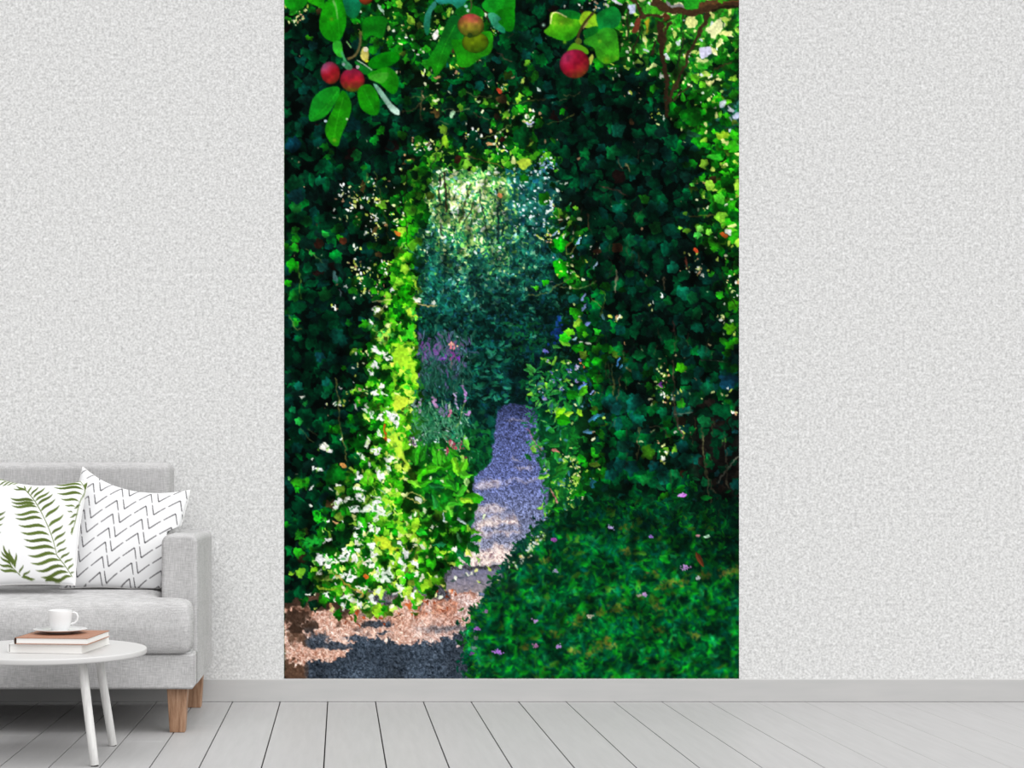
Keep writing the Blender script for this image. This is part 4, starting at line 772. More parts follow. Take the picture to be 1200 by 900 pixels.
    # stems and tendrils
    for P, w, c in [([(359, 291), (368, 300), (378, 308)], .8, (110, 140, 70)), ([(350, 309), (351, 330), (353, 350)], .9, (90, 130, 40)), ([(337, 369), (345, 380), (352, 386)], .9, (90, 100, 50)), ([(393, 442), (396, 470), (398, 500), (402, 520), (407, 540)], 1.3, (120, 120, 60)), ([(440, 200), (446, 232), (452, 262), (453, 280)], .8, (70, 90, 30)), ([(431, 202), (428, 212), (422, 218)], .8, (100, 120, 50)), ([(352, 501), (360, 512), (367, 517)], .8, (110, 130, 70)),
                    ([(360, 500), (370, 511)], .7, (90, 110, 60)), ([(391, 672), (400, 680), (416, 690), (425, 697)], 1.6, (190, 150, 60)), ([(418, 648), (430, 660)], 1.4, (230, 200, 170)), ([(370, 686), (385, 690), (394, 690)], 1.2, (170, 190, 50)), ([(435, 353), (447, 352), (459, 352)], 1, (230, 215, 140)), ([(445, 364), (455, 354)], .9, (220, 200, 150)), ([(484, 354), (500, 357), (511, 357)], 1.5, (220, 190, 120)), ([(443, 572), (452, 578)], 0.9, (210, 220, 230)),
                    ([(494, 105), (492, 125), (493, 141)], 1.6, (80, 74, 44)), ([(470, 130), (485, 127), (492, 120)], 1.2, (90, 84, 50)), ([(480, 112), (495, 115), (506, 111)], 1, (80, 90, 44)), ([(545, 108), (560, 113), (577, 113)], 1, (90, 110, 60)), ([(562, 162), (580, 158), (600, 144)], 1.1, (90, 110, 50)), ([(547, 182), (565, 188), (590, 195)], 1.2, (110, 80, 40)), ([(580, 60), (592, 68), (600, 73)], 1.4, (96, 76, 56)), ([(594, 45), (600, 40)], 1, (80, 70, 50)),
                    ([(517, 130), (527, 128), (540, 130), (550, 127)], .8, (120, 130, 80)), ([(515, 141), (527, 146)], .8, (110, 90, 60)), ([(555, 132), (572, 140)], .8, (100, 70, 50)), ([(470, 175), (490, 171), (508, 168)], 1, (20, 20, 16)), ([(504, 198), (509, 182)], 1.4, (40, 40, 36)), ([(641, 144), (655, 141), (672, 133)], .9, (110, 110, 50)), ([(600, 122), (615, 119), (640, 115)], 1, (80, 80, 40)), ([(654, 117), (664, 115)], .9, (110, 100, 70)), ([(660, 110), (672, 112), (680, 107)], .8, (110, 100, 60)),
                    ([(733, 192), (738, 200)], 1.2, (110, 90, 60)), ([(723, 186), (729, 199)], .9, (110, 90, 60)), ([(702, 217), (718, 222), (735, 229)], 1.4, (70, 50, 40)), ([(688, 250), (689, 270)], 1.4, (84, 60, 36)), ([(664, 297), (664, 288), (672, 278)], 1.2, (130, 130, 50)), ([(664, 297), (668, 298), (674, 286)], 1.1, (140, 140, 70)), ([(615, 347), (635, 344), (650, 336), (668, 325)], .9, (110, 120, 60)), ([(657, 336), (680, 336), (700, 330)], .8, (130, 130, 80)), ([(692, 348), (700, 357), (704, 361)], .9, (120, 120, 60)), ([(705, 340), (708, 352), (702, 370)], .9, (80, 110, 40)), ([(721, 315), (721, 343)], 1.6, (120, 116, 90)),
                    ([(777, 325), (777, 340)], 1.4, (80, 70, 50)), ([(788, 375), (788, 390)], 2.4, (60, 40, 34)), ([(788, 420), (789, 470), (794, 500)], 2, (70, 60, 44)), ([(793, 490), (796, 505)], 1.6, (70, 60, 50)), ([(796, 500), (799, 515)], 2, (100, 80, 60)), ([(790, 486), (800, 485), (810, 484)], 1, (120, 130, 110)), ([(821, 500), (824, 530), (828, 560), (834, 600)], 1.6, (84, 84, 56)), ([(830, 560), (838, 580), (848, 594)], 1.2, (80, 76, 56)), ([(840, 565), (850, 552), (865, 533)], 1.2, (110, 110, 96)), ([(849, 510), (851, 545), (852, 572)], 1.2, (70, 66, 52)), ([(760, 500), (775, 500), (784, 514)], 1.2, (80, 70, 50)), ([(820, 422), (840, 423), (852, 424)], .7, (110, 100, 90)),
                    ([(748, 500), (747, 520), (744, 540)], 1.1, (70, 70, 40)), ([(725, 440), (723, 470)], 1.2, (96, 80, 50)), ([(716, 425), (719, 462)], 1, (110, 100, 50)), ([(805, 252), (822, 253), (838, 251)], 1, (90, 80, 30)), ([(838, 250), (850, 240), (865, 230)], .9, (20, 40, 16)), ([(845, 320), (852, 340), (862, 360)], 1.4, (24, 30, 16)), ([(800, 300), (808, 314)], 1.6, (110, 50, 36)), ([(733, 430), (740, 436)], 1.2, (100, 80, 50)), ([(475, 200), (474, 240), (476, 275), (479, 292)], 1.1, (16, 30, 10)), ([(469, 292), (476, 282)], 1, (190, 210, 110)), ([(390, 319), (394, 330)], 3, (70, 110, 110)), ([(397, 338), (398, 346)], 1.2, (130, 150, 160))]:
        stroke(P, w, c, .9)
    for k in range(60):
        x, y = rng.uniform(700, 860), rng.uniform(380, 600)
        stroke([(x, y), (x + rng.normal(0, 3), y + rng.uniform(8, 20))], rng.uniform(.5, 1.1), pick([(60, 50, 34), (84, 70, 46), (40, 34, 28), (90, 90, 50)]), .6)
    for k in range(30):
        x, y = rng.uniform(670, 760), rng.uniform(170, 330)
        stroke([(x, y), (x + rng.normal(0, 4), y + rng.uniform(6, 16))], rng.uniform(.5, 1), pick([(60, 50, 34), (70, 44, 30), (40, 34, 28)]), .6)
    # white and blue shine on the inner rim of the right pillar
    for tx, ty, cx, cy, L, W, a, c in [(600, 200, 410, 340, 40, 14, -1.1, (200, 215, 225)), (600, 200, 380, 430, 34, 16, -1, (220, 230, 225)), (600, 200, 520, 590, 40, 10, -.9, (110, 150, 150)), (600, 200, 450, 650, 40, 12, -.8, (150, 180, 210)), (600, 200, 690, 730, 60, 10, -.8, (150, 190, 230)), (600, 200, 550, 680, 30, 9, -1.1, (190, 210, 190)), (600, 300, 865, 90, 40, 9, -1, (170, 200, 230)), (600, 300, 745, 430, 50, 13, -1.1, (140, 160, 220)), (600, 300, 750, 520, 60, 12, -1, (130, 150, 210)), (600, 300, 625, 10, 20, 12, -1, (200, 205, 240)), (600, 300, 420, 257, 30, 6, 0, (150, 150, 160)), (600, 300, 790, 710, 40, 20, -.4, (130, 150, 230)), (600, 300, 650, 860, 34, 13, -.5, (150, 190, 200)), (600, 300, 720, 890, 34, 12, 0, (230, 235, 220)), (600, 300, 690, 625, 24, 9, .4, (210, 220, 180)), (600, 300, 940, 640, 40, 20, 1.3, (60, 96, 100)),
                                       (600, 0, 1100, 20, 80, 18, .4, (225, 225, 235)), (733, 0, 400, 800, 70, 18, -.1, (210, 215, 200)), (466, 100, 570, 290, 40, 20, -1, (150, 190, 150)), (466, 0, 395, 360, 30, 60, .4, (225, 220, 215)), (333, 0, 1010, 90, 70, 16, .9, (150, 180, 160)), (600, 100, 265, 40, 40, 14, .9, (190, 210, 200)), (600, 100, 180, 390, 50, 14, 0, (190, 190, 230))]:
        leaf(tx + cx / 8.955, ty + cy / 8.955, L / 8.955, W / 8.955, a, c, .1)
    # sky showing through the crown, top right
    for P, c in [([(640, 170), (730, 150), (740, 260), (680, 290), (630, 240)], (236, 238, 150)), ([(830, 300), (900, 260), (1000, 200), (1000, 330), (940, 400), (880, 390)], (240, 240, 180)), ([(980, 370), (1040, 320), (1120, 320), (1110, 370)], (240, 240, 150)), ([(770, 500), (860, 480), (890, 560), (790, 600)], (220, 215, 245)), ([(740, 610), (830, 610), (870, 640), (760, 650)], (220, 230, 150)), ([(600, 600), (650, 560), (650, 610)], (220, 225, 110)), ([(880, 140), (930, 140), (930, 190), (890, 190)], (225, 230, 130)), ([(1060, 100), (1100, 110), (1080, 160)], (220, 230, 120)), ([(830, 850), (940, 840), (880, 890)], (235, 230, 150)), ([(20, 60), (80, 40), (90, 120), (30, 130)], (200, 205, 240)), ([(420, 480), (470, 470), (450, 570)], (200, 215, 110)), ([(1010, 180), (1100, 180), (1080, 220), (1020, 230)], (190, 220, 90)), ([(190, 400), (220, 400), (210, 520)], (220, 225, 130))]:
        poly(T(733, 0, P), c, .5, .95)
    for P, c in [([(940, 500), (1060, 480), (1080, 530), (960, 560)], (160, 205, 40)), ([(750, 620), (820, 590), (860, 640), (790, 660)], (20, 160, 20)), ([(880, 720), (1000, 740), (1010, 770), (850, 770)], (50, 190, 40)), ([(1060, 620), (1110, 580), (1190, 630), (1180, 680), (1100, 690)], (50, 180, 20)), ([(980, 170), (1050, 160), (1040, 220), (990, 230)], (220, 225, 245)), ([(1120, 310), (1190, 290), (1190, 340), (1140, 350)], (210, 215, 245)), ([(580, 260), (760, 240), (820, 320), (760, 430), (600, 380)], (6, 100, 12)), ([(770, 260), (820, 240), (830, 290), (800, 310)], (20, 190, 20)), ([(640, 470), (780, 500), (780, 530), (640, 520)], (20, 60, 40))]:
        poly(T(733, 100, P), c, .4, .9)
    for P, c in [([(40, 800), (120, 770), (190, 780), (180, 850), (90, 870)], (180, 210, 60)), ([(0, 740), (40, 750), (40, 810), (0, 820)], (225, 235, 150)), ([(180, 740), (260, 690), (290, 720), (200, 790)], (60, 150, 20)), ([(460, 540), (515, 500), (525, 580), (495, 665), (465, 600)], (150, 210, 40))]:
        poly(T(600 if P[0][0] != 460 else 466, 100, P), c, .4, .95)
    for k in range(36): dot(638 + rng.normal(0, 6), 193 + rng.normal(0, 6), rng.uniform(.8, 2), pick([(60, 110, 150), (150, 190, 210), (230, 240, 245), (40, 80, 110)]), .9)
    stroke(T(466, 100, [(360, 740), (420, 670), (470, 610)]), 1.2, (150, 200, 60))
    # boughs
    cur_id[0] = 8
    stroke(T(733, 0, [(860, 130), (790, 300), (690, 500), (600, 720), (520, 900), (440, 1060)]), 5, (52, 40, 24), 1, 3.2)
    stroke(T(733, 0, [(590, 150), (600, 400), (560, 640), (550, 760)]), 1.6, (40, 50, 24))
    stroke(T(733, 0, [(320, 430), (250, 590)]), 2.4, (40, 30, 20)); stroke(T(733, 0, [(150, 280), (100, 440), (70, 560)]), 2, (40, 34, 20)); stroke(T(733, 0, [(12, 60), (14, 420)]), 1.8, (30, 44, 20))
    stroke(T(733, 0, [(365, 230), (370, 420), (385, 640), (420, 860), (430, 1240)]), 8.4, (46, 32, 20), 1, 4.5)
    stroke(T(733, 0, [(480, 230), (420, 320), (400, 440)]), 3, (50, 36, 22)); stroke(T(733, 0, [(700, 880), (560, 980), (430, 1100)]), 1.8, (50, 36, 22))
    stroke(T(733, 0, [(910, 720), (1010, 690), (1120, 650)]), 2, (50, 50, 24))
    stroke(T(733, 0, [(130, 180), (260, 170), (390, 160)]), 3.4, (56, 34, 24))
    stroke(T(733, 0, [(60, -60), (150, 120), (190, 200)]), 4, (60, 44, 26)); stroke(T(733, 0, [(400, 140), (430, 180), (400, 220)]), 6, (80, 44, 24))
    stroke(T(733, 0, [(270, 10), (420, 80), (600, 110), (760, 110), (880, 80), (1010, 50), (1210, 40)]), 9.5, (60, 42, 26)); stroke(T(733, 0, [(760, 50), (900, 20), (1010, -20)]), 6, (84, 58, 34))
    stroke(T(733, 0, [(420, 30), (520, 60), (600, 60)]), 3.4, (130, 130, 130)); stroke(T(733, 0, [(900, 100), (1000, 80), (1200, 75)]), 2.6, (30, 26, 14)); stroke(T(733, 0, [(900, 45), (1000, 20), (1200, 5)]), 2, (100, 66, 36))
    cur_id[0] = 9
    for P, c, c2 in [([(600, 30), (680, -40), (770, 0), (760, 90), (640, 90)], (20, 130, 30), (40, 160, 30)), ([(240, 130), (300, 90), (385, 120), (350, 150), (280, 150)], (70, 170, 30), (50, 140, 20)), ([(110, 190), (160, 200), (150, 270), (80, 350), (70, 310)], (120, 60, 40), (90, 36, 24)), ([(200, 230), (240, 210), (240, 320), (225, 350)], (170, 140, 30), (150, 160, 40)), ([(735, 160), (780, 150), (785, 240), (740, 250)], (14, 110, 20), (20, 120, 20)), ([(960, 0), (1030, -30), (1000, 40)], (60, 150, 20), (60, 150, 20)), ([(820, 350), (870, 345), (885, 390), (840, 380)], (20, 80, 20), (20, 80, 20))]:
        poly(T(733, 0, P), c, .5, 1, True, c2, .8)

def apple(x, y, rx, ry, top, mid, low, tilt=0.0, bloom=None):
    cx, cy, a, b = X_(x), Y_(y), rx * SS, ry * SS
    n = int(max(a, b)) + 4
    x0, y0 = int(cx) - n, int(cy) - n
    v, u = np.mgrid[y0:y0 + 2 * n + 1, x0:x0 + 2 * n + 1].astype(np.float32)
    u = (u - cx); v = (v - cy)
    u, v = u * math.cos(tilt) + v * math.sin(tilt), -u * math.sin(tilt) + v * math.cos(tilt)
    p, q = u / a, v / b
    rho = np.sqrt(p * p + q * q) + 1e-6
    f = 1 + .03 * np.cos(2 * np.arctan2(q, p) * 1.0) - .04 * np.clip(q, 0, 1) * np.abs(p)
    m = np.clip((f - rho) * a * .5 + .5, 0, 1)
    t = np.clip((q + .25 * p + 1) / 2 + (noise2(m.shape[0], m.shape[1], 6, 5) - .5) * .16, 0, 1)
    col = np.stack([np.interp(t, [0, .5, .74, 1.0], [top[i], mid[i], mid[i] * .7 + low[i] * .3, low[i]]) for i in range(3)], -1)
    nzv = np.sqrt(np.clip(1 - rho ** 2, 0, 1))
    sh = .5 + .46 * nzv + .12 * (-q) - .06 * p
    col = col * np.clip(sh, .3, 1.2)[..., None]
    if bloom is not None:
        g = np.exp(-(((p - bloom[0]) ** 2 + (q - bloom[1]) ** 2) / .18))[..., None] * .34
        col = col * (1 - g) + np.array(bloom[2]) * g
    comp(y0, x0, boxblur(m, 1), np.clip(col, 0, 255))

def apples():
    L = 9
    def big(tx, ty, P, c, c2, ang=.8, rib=None, f=.7):
        cur_id[0] = big.n; big.n += 1
        poly(T(tx, ty, P), c, f, 1, True, c2, ang, .08)
        if rib: stroke(T(tx, ty, rib), 1.0, np.clip(np.array(c2) * 1.25 + 24, 0, 255), .55, .5, .6)
    big.n = 30
    big(333, 0, [(20, -60), (0, 40), (60, 100), (140, 110), (230, 40), (250, -60)], (20, 140, 20), (10, 110, 10))
    big(333, 0, [(260, -40), (250, 20), (330, 60), (400, 90), (420, 40), (400, -40)], (40, 160, 10), (14, 120, 10), .2)
    big(333, 0, [(630, -60), (620, 60), (660, 160), (740, 190), (800, 90), (800, -60)], (10, 116, 84), (6, 96, 50), 1.57)
    big(333, 0, [(820, 230), (900, 170), (1060, 180), (1070, 270), (1020, 400), (910, 370), (830, 420)], (8, 104, 12), (14, 120, 16))
    big(333, 0, [(480, -10), (400, 80), (365, 270), (420, 390), (520, 440), (590, 410), (645, 260), (640, 120), (590, -10)], (20, 126, 8), (16, 140, 10), 1.2, [(540, 0), (560, 200), (580, 420)])
    stroke(T(333, 0, [(510, 0), (540, 80), (560, 200)]), 3.2, (110, 150, 90), .7, 1.2, .8)
    soft(388, 22, 3, (100, 120, 20), .6)
    big(333, 0, [(515, 440), (510, 520), (560, 590), (620, 600), (610, 520), (590, 430)], (40, 160, 40), (50, 170, 40), .6)
    big(333, 0, [(880, 650), (960, 580), (1080, 540), (1190, 555), (1205, 620), (1110, 690), (980, 720), (890, 700)], (8, 118, 8), (4, 100, 6), 1.2)
    big(333, 0, [(740, 640), (820, 680), (930, 740), (900, 790), (820, 770), (760, 700)], (10, 110, 30), (8, 90, 20))
    big(333, 0, [(870, 790), (1000, 720), (1110, 710), (1190, 800), (1190, 930), (1130, 985), (1000, 880)], (26, 136, 12), (16, 124, 8), .9)
    poly(T(333, 0, [(880, 820), (960, 770), (1090, 760), (1060, 850), (1000, 870)]), (60, 150, 40), .8, .8)
    stroke(T(333, 0, [(760, 630), (830, 670), (920, 735)]), 1.5, (170, 200, 170), .9)
    stroke(T(333, 0, [(650, 430), (700, 500)]), 1.6, (130, 190, 110), .9); poly(T(333, 0, [(820, 500), (870, 510), (885, 580), (860, 650), (800, 600)]), (190, 180, 90), .6); dot(428, 57.5, 3, (225, 215, 190)); dot(429, 71, 2, (190, 205, 40))
    stroke(T(333, 0, [(800, 330), (790, 480), (740, 580), (660, 620)]), 3, (96, 84, 50), .9); stroke(T(333, 0, [(600, 540), (640, 640), (700, 700)]), 3, (60, 150, 90), .9)
    cur_id[0] = 20
    apple(386.6, 85, 11.2, 13.6, (176, 70, 110), (176, 24, 40), (190, 74, 34), -.2, (-.5, -.6, (190, 130, 190)))
    cur_id[0] = 21
    apple(412.4, 93.5, 14.2, 14.4, (150, 30, 70), (180, 30, 46), (120, 140, 16), .15)
    poly(T(333, 0, [(600, 650), (650, 640), (710, 690), (700, 730), (640, 720)]), (60, 140, 90), .8, .9); dot(418.5, 78, 2.2, (206, 170, 190), .8); dot(402, 75, 2, (170, 180, 190), .8)
    big(333, 100, [(268, 372), (272, 220), (320, 110), (430, 30), (560, 10), (580, 90), (520, 210), (420, 330)], (14, 140, 40), (20, 126, 10), .6, [(560, 60), (430, 230), (290, 350)])
    big(333, 100, [(610, 50), (690, 150), (700, 260), (660, 380), (600, 520), (560, 635), (490, 610), (430, 500), (440, 400), (540, 180)], (16, 116, 8), (30, 130, 8), 1.5, [(620, 120), (560, 340), (510, 590)])
    soft(391.5, 164, 3, (110, 150, 30), .7); dot(381, 141.5, 1.8, (190, 215, 225)); dot(406, 139, 1.6, (150, 190, 140))
    big(333, 100, [(765, 90), (800, 10), (900, -10), (980, 90), (1000, 220), (970, 310), (880, 300), (800, 230)], (24, 136, 8), (14, 116, 8), .9, [(830, 30), (900, 180), (960, 300)])
    big(333, 100, [(930, -20), (1000, 20), (1120, 180), (1205, 260), (1195, 312), (1120, 275), (1060, 190), (990, 90)], (96, 160, 130), (190, 214, 200), .8)
    # middle cluster
    big(466, 0, [(880, 40), (1000, -50), (1210, -50), (1210, 120), (1050, 140), (930, 120)], (10, 124, 30), (20, 140, 16), .4)
    big(466, 0, [(1010, 130), (1210, 80), (1210, 310), (1120, 320), (1030, 250)], (14, 120, 10), (8, 104, 10), 1.2)
    big(466, 0, [(940, 150), (1010, 135), (1080, 195), (1050, 230), (1120, 300), (1110, 350), (1000, 280)], (60, 150, 110), (16, 112, 80), .8)
    big(466, 0, [(380, 10), (400, 60), (350, 140), (330, 330), (300, 365), (270, 280), (290, 140)], (60, 150, 140), (10, 100, 60), 1.4)
    big(466, 0, [(400, -40), (700, -50), (700, 40), (640, 110), (560, 40), (430, 40)], (40, 140, 150), (14, 110, 60), 1.4)
    big(466, 0, [(560, 160), (680, 200), (690, 380), (580, 500), (500, 660), (400, 795), (350, 700), (300, 660), (420, 440), (490, 280)], (4, 84, 30), (22, 126, 8), 1.5, [(600, 260), (480, 500), (400, 760)])
    big(466, 0, [(560, 420), (680, 410), (960, 320), (995, 460), (960, 560), (860, 610), (740, 700), (640, 690), (600, 560)], (14, 124, 10), (40, 140, 14), .6)
    big(466, 0, [(700, 60), (860, 80), (900, 170), (760, 150), (640, 170), (600, 110)], (6, 90, 20), (10, 110, 14), .2)
    cur_id[0] = 22
    apple(556.3, 49.5, 15.2, 12.6, (110, 140, 14), (100, 130, 10), (60, 120, 10))
    cur_id[0] = 23
    apple(551, 29.5, 15, 14.4, (214, 76, 76), (150, 130, 40), (70, 120, 14), .1, (.2, -.5, (226, 90, 100)))
    dot(550, 41, 3, (30, 60, 20), .7); dot(545.5, 7, 2, (150, 200, 190)); dot(547.5, 12, 2, (170, 210, 190)); stroke([(550, -4), (552, 6), (549, 16)], 1.6, (80, 80, 50))
    cur_id[0] = 24
    apple(428, -2.5, 8, 8, (190, 100, 40), (170, 60, 30), (120, 60, 20))
    # right cluster
    big(600, 0, [(490, 110), (640, 110), (725, 160), (700, 240), (600, 200)], (8, 110, 40), (10, 120, 20), 1.2)
    big(600, 0, [(400, 140), (470, 130), (600, 190), (700, 210), (720, 300), (640, 400), (560, 430), (440, 400), (330, 335), (390, 260)], (110, 170, 20), (20, 124, 10), 1.3)
    stroke(T(600, 0, [(400, 250), (415, 150), (470, 130), (570, 180)]), 1.6, (225, 220, 150), .9); soft(657, 27, 4, (150, 200, 40), .6); soft(668, 29, 3, (140, 200, 40), .5); soft(649, 27, 3, (150, 200, 50), .6); soft(636, 29, 2.6, (150, 190, 170), .9)
    soft(661, 49, 2.6, (130, 200, 30), .8)
    big(600, 0, [(700, 230), (740, 130), (820, 120), (900, 180), (895, 280), (780, 295)], (150, 190, 30), (120, 190, 30), .8)
    big(600, 0, [(740, 330), (800, 290), (900, 280), (860, 400), (780, 400)], (6, 84, 30), (10, 100, 20))
    big(600, 0, [(890, 140), (1060, 65), (1140, 160), (1090, 280), (930, 310), (890, 250)], (8, 104, 30), (10, 116, 50), 1.2)
    big(600, 0, [(860, 360), (960, 290), (1080, 320), (1110, 450), (1120, 600), (1080, 640), (980, 668), (890, 610), (850, 500), (760, 460), (760, 410)], (30, 124, 30), (60, 150, 16), 1.2)
    soft(709.5, 70.5, 5, (130, 200, 20), .7); soft(702, 48, 3, (110, 170, 30), .6); soft(721, 67, 2.6, (110, 180, 30), .5)
    cur_id[0] = 9
    poly(T(600, 0, [(580, 520), (640, 450), (720, 470), (790, 520), (780, 570), (600, 560)]), (80, 150, 20), .7); poly(T(600, 0, [(790, 640), (830, 570), (850, 600), (820, 680)]), (170, 180, 70), .6)
    stroke(T(600, 0, [(850, 130), (770, 220), (700, 340), (680, 450)]), 3, (60, 50, 24)); stroke(T(600, 0, [(790, 230), (740, 300)]), 1.4, (150, 130, 90)); dot(677, 48, 4, (90, 110, 30), .8)
    cur_id[0] = 25
    apple(672.6, 74.5, 17, 17.6, (170, 30, 70), (160, 16, 44), (170, 90, 30), -.25, (-.45, -.5, (180, 80, 130)))
    cur_id[0] = 0
    lf = boxblur((idm >= 30).astype(np.float32), 1); mottle(91, 9, .8, 1.22, lf); mottle(92, 2.2, .9, 1.1, lf)
    ap = boxblur(((idm >= 20) & (idm < 30)).astype(np.float32), 1); mottle(93, 4, .76, 1.1, ap)
# ---------------------------------------------------------------- sofa
SL, SR = -2.36, -0.505            # outer sides
sofa = empty('sofa', ((SL + SR) / 2, -.48, 0))
setp(sofa, 'light grey linen sofa with low wooden feet against the wall', 'sofa')
def sofa_part(name, bm, m=M['linen'], parent=sofa, smooth=True):
    bmesh.ops.translate(bm, verts=bm.verts, vec=(-sofa.location.x, -sofa.location.y, 0))
    return bm_obj(name, bm, m, parent, smooth)
def prism(outline, z0, z1, bev, seg, bev_v=0.0):
    bm = bmesh.new()
    lo = [bm.verts.new((x, y, z0)) for x, y in outline]; hi = [bm.verts.new((x, y, z1)) for x, y in outline]
    bm.faces.new(lo[::-1]); bm.faces.new(hi)
    n = len(outline)
    for i in range(n): bm.faces.new((lo[i], lo[(i + 1) % n], hi[(i + 1) % n], hi[i]))
    if bev_v:
        ed = [e for e in bm.edges if abs(e.verts[0].co.z - e.verts[1].co.z) > .01]
        bmesh.ops.bevel(bm, geom=ed, offset=bev_v, segments=5, profile=.5, affect='EDGES')
    ed = [e for e in bm.edges if abs(e.verts[0].co.z - e.verts[1].co.z) < 1e-5]
    bmesh.ops.bevel(bm, geom=ed, offset=bev, segments=seg, profile=.5, affect='EDGES')
    return bm
AIN = -.632                       # inner face of the right arm
ALN = SL - (AIN - SR)             # mirrored inner face of the left arm
ALN = SL + (SR - AIN)
FR, AF, BK = -.828, -.690, -.085  # front of the seat, front of the arms, back
weighted(sofa_part('base', prism([(SL, FR), (SR, FR), (SR, AF + .006), (AIN - .006, AF + .006), (AIN - .006, BK - .01), (ALN + .006, BK - .01), (ALN + .006, AF + .006), (SL, AF + .006)], .157, .279, .010, 3)))
for xa, xb in ((AIN, SR + .0005), (SL - .0005, ALN)):
    bm = prism([(xa, AF), (xb, AF), (xb, BK), (xa, BK)], .157, .686, .010, 2, .012)
    for v_ in bm.verts:                                # generous roll over the top
        pass
    bm.free(); bm = bmesh.new()
    n = 10; prof = [(xa + .004, .157), (xa, .161)]
    for q in range(n + 1):
        t = math.pi / 2 * q / n; prof.append((xa + .034 - .034 * math.cos(t), .652 + .034 * math.sin(t)))
    for q in range(n + 1):
        t = math.pi / 2 * q / n; prof.append((xb - .026 + .026 * math.sin(t), .660 + .026 * math.cos(t)))
    prof += [(xb, .161), (xb - .004, .157)]
    rings = []
    for y, ins in ((AF, .013), (AF + .002, .008), (AF + .006, .003), (AF + .014, 0), (BK - .012, 0), (BK - .003, .004), (BK, .010)):
        cx, cz = (xa + xb) / 2, .42
        rings.append([bm.verts.new((cx + (x - cx) * (1 - ins / .06), y, cz + (z - cz) * (1 - ins / .26))) for x, z in prof])
    for a, b in zip(rings, rings[1:]):
        for q in range(len(prof)): bm.faces.new((a[q], a[(q + 1) % len(prof)], b[(q + 1) % len(prof)], b[q]))
    bm.faces.new(rings[0]); bm.faces.new(rings[-1][::-1])
    weighted(sofa_part('arm', bm))
bm = prism([(ALN + .018, -.272), (AIN - .018, -.272), (AIN - .018, BK), (ALN + .018, BK)], .28, .948, .030, 6, .026)
back = weighted(sofa_part('backrest', bm))
# one long seat cushion that laps around the front of the arms
def soft_body(boxes, voxel, iters):
    bm = bmesh.new()
    for b in boxes: box_bm(*b, bm=bm)
    bmesh.ops.recalc_face_normals(bm, faces=bm.faces)
    me = bpy.data.meshes.new('tmp'); bm.to_mesh(me); bm.free()
    ob = bpy.data.objects.new('tmp', me); COL.objects.link(ob)
    r = ob.modifiers.new('r', 'REMESH'); r.mode = 'VOXEL'; r.voxel_size = voxel
    s = ob.modifiers.new('s', 'SMOOTH'); s.factor = .5; s.iterations = iters
    bpy.context.view_layer.update()
    out = bpy.data.meshes.new_from_object(ob.evaluated_get(bpy.context.evaluated_depsgraph_get()))
    bpy.data.objects.remove(ob); bpy.data.meshes.remove(me)
    return out
def seat_top(x, y): return .466 + .016 * min(1, max(0, (y + .78) / .2))
me = soft_body([(SL + .003, SR - .003, FR - .028, AF - .010, .270, .4625), (ALN + .002, AIN - .002, FR - .028, -.272, .270, .4625)], .0095, 120)
co = np.empty(len(me.vertices) * 3, np.float32); me.vertices.foreach_get('co', co); co = co.reshape(-1, 3)
t = np.clip((co[:, 2] - .33) / .12, 0, 1); co[:, 2] += t * (.003 + .016 * np.clip((co[:, 1] + .78) / .2, 0, 1))
co[:, 1] -= .010 * np.clip(1 - np.abs(co[:, 2] - .37) / .09, 0, 1) * (co[:, 1] < -.78)
co[:, 2] = np.maximum(co[:, 2], .2815)
co -= np.array([sofa.location.x, sofa.location.y, 0], np.float32)
me.vertices.foreach_set('co', co.ravel()); me.update(); me.name = 'seat_cushion'
me.materials.clear()
link('seat_cushion', me, M['linen'], sofa, True)
bm = prism([(x * 1, y) for x, y in [(SL + .012, FR + .006), (SR - .012, FR + .006), (SR - .012, AF - .004), (SL + .012, AF - .004)]], .2775, .2835, .001, 1, .014)
sofa_part('seam', bm, M['seam'])
for px, yy in ((-.5668, -.747), (-.5668, -.150), (SL + .062, -.747), (SL + .062, -.150)):
    bm = bmesh.new(); a, b = .0355, .0265
    lo = [bm.verts.new((sx * b, sy * b, 0)) for sx, sy in ((-1, -1), (1, -1), (1, 1), (-1, 1))]; hi = [bm.verts.new((sx * a, sy * a, .1585)) for sx, sy in ((-1, -1), (1, -1), (1, 1), (-1, 1))]
    bm.faces.new(lo[::-1]); bm.faces.new(hi)
    for i in range(4): bm.faces.new((lo[i], lo[(i + 1) % 4], hi[(i + 1) % 4], hi[i]))
    bmesh.ops.bevel(bm, geom=list(bm.edges), offset=.003, segments=2, profile=.5, affect='EDGES')
    bmesh.ops.translate(bm, verts=bm.verts, vec=(px, yy, 0))
    weighted(sofa_part('leg', bm, M['wood']))

# ---------------------------------------------------------------- printed cushions
def set_canvas(x0, y0, x1, y1, ss, base):
    global MX0, MX1, MY0, MY1, SS, CW, CH, cv, idm
    MX0, MX1, MY0, MY1, SS = x0, x1, y0, y1, ss
    CW, CH = int((x1 - x0) * ss), int((y1 - y0) * ss)
    cv = np.zeros((CH, CW, 3), np.float32) + np.asarray(base, np.float32); idm = np.ones((CH, CW), np.uint8); cur_id[0] = 0
def lens(p, q, w, col, bend=0.0):
    p, q = np.array(p), np.array(q); d = q - p; L = np.linalg.norm(d); d = d / L; n = np.array([-d[1], d[0]])
    up, dn = [], []
    for t in np.linspace(0, 1, 9):
        c = p + d * L * t + n * bend * L * math.sin(math.pi * t * 2) * .5
        h = w * (math.sin(math.pi * t ** .8) ** .8) * (1.0 if t < 1 else 0)
        up.append(c + n * h); dn.append(c - n * h)
    poly(up + dn[::-1], col, .12, 1, sm=False)
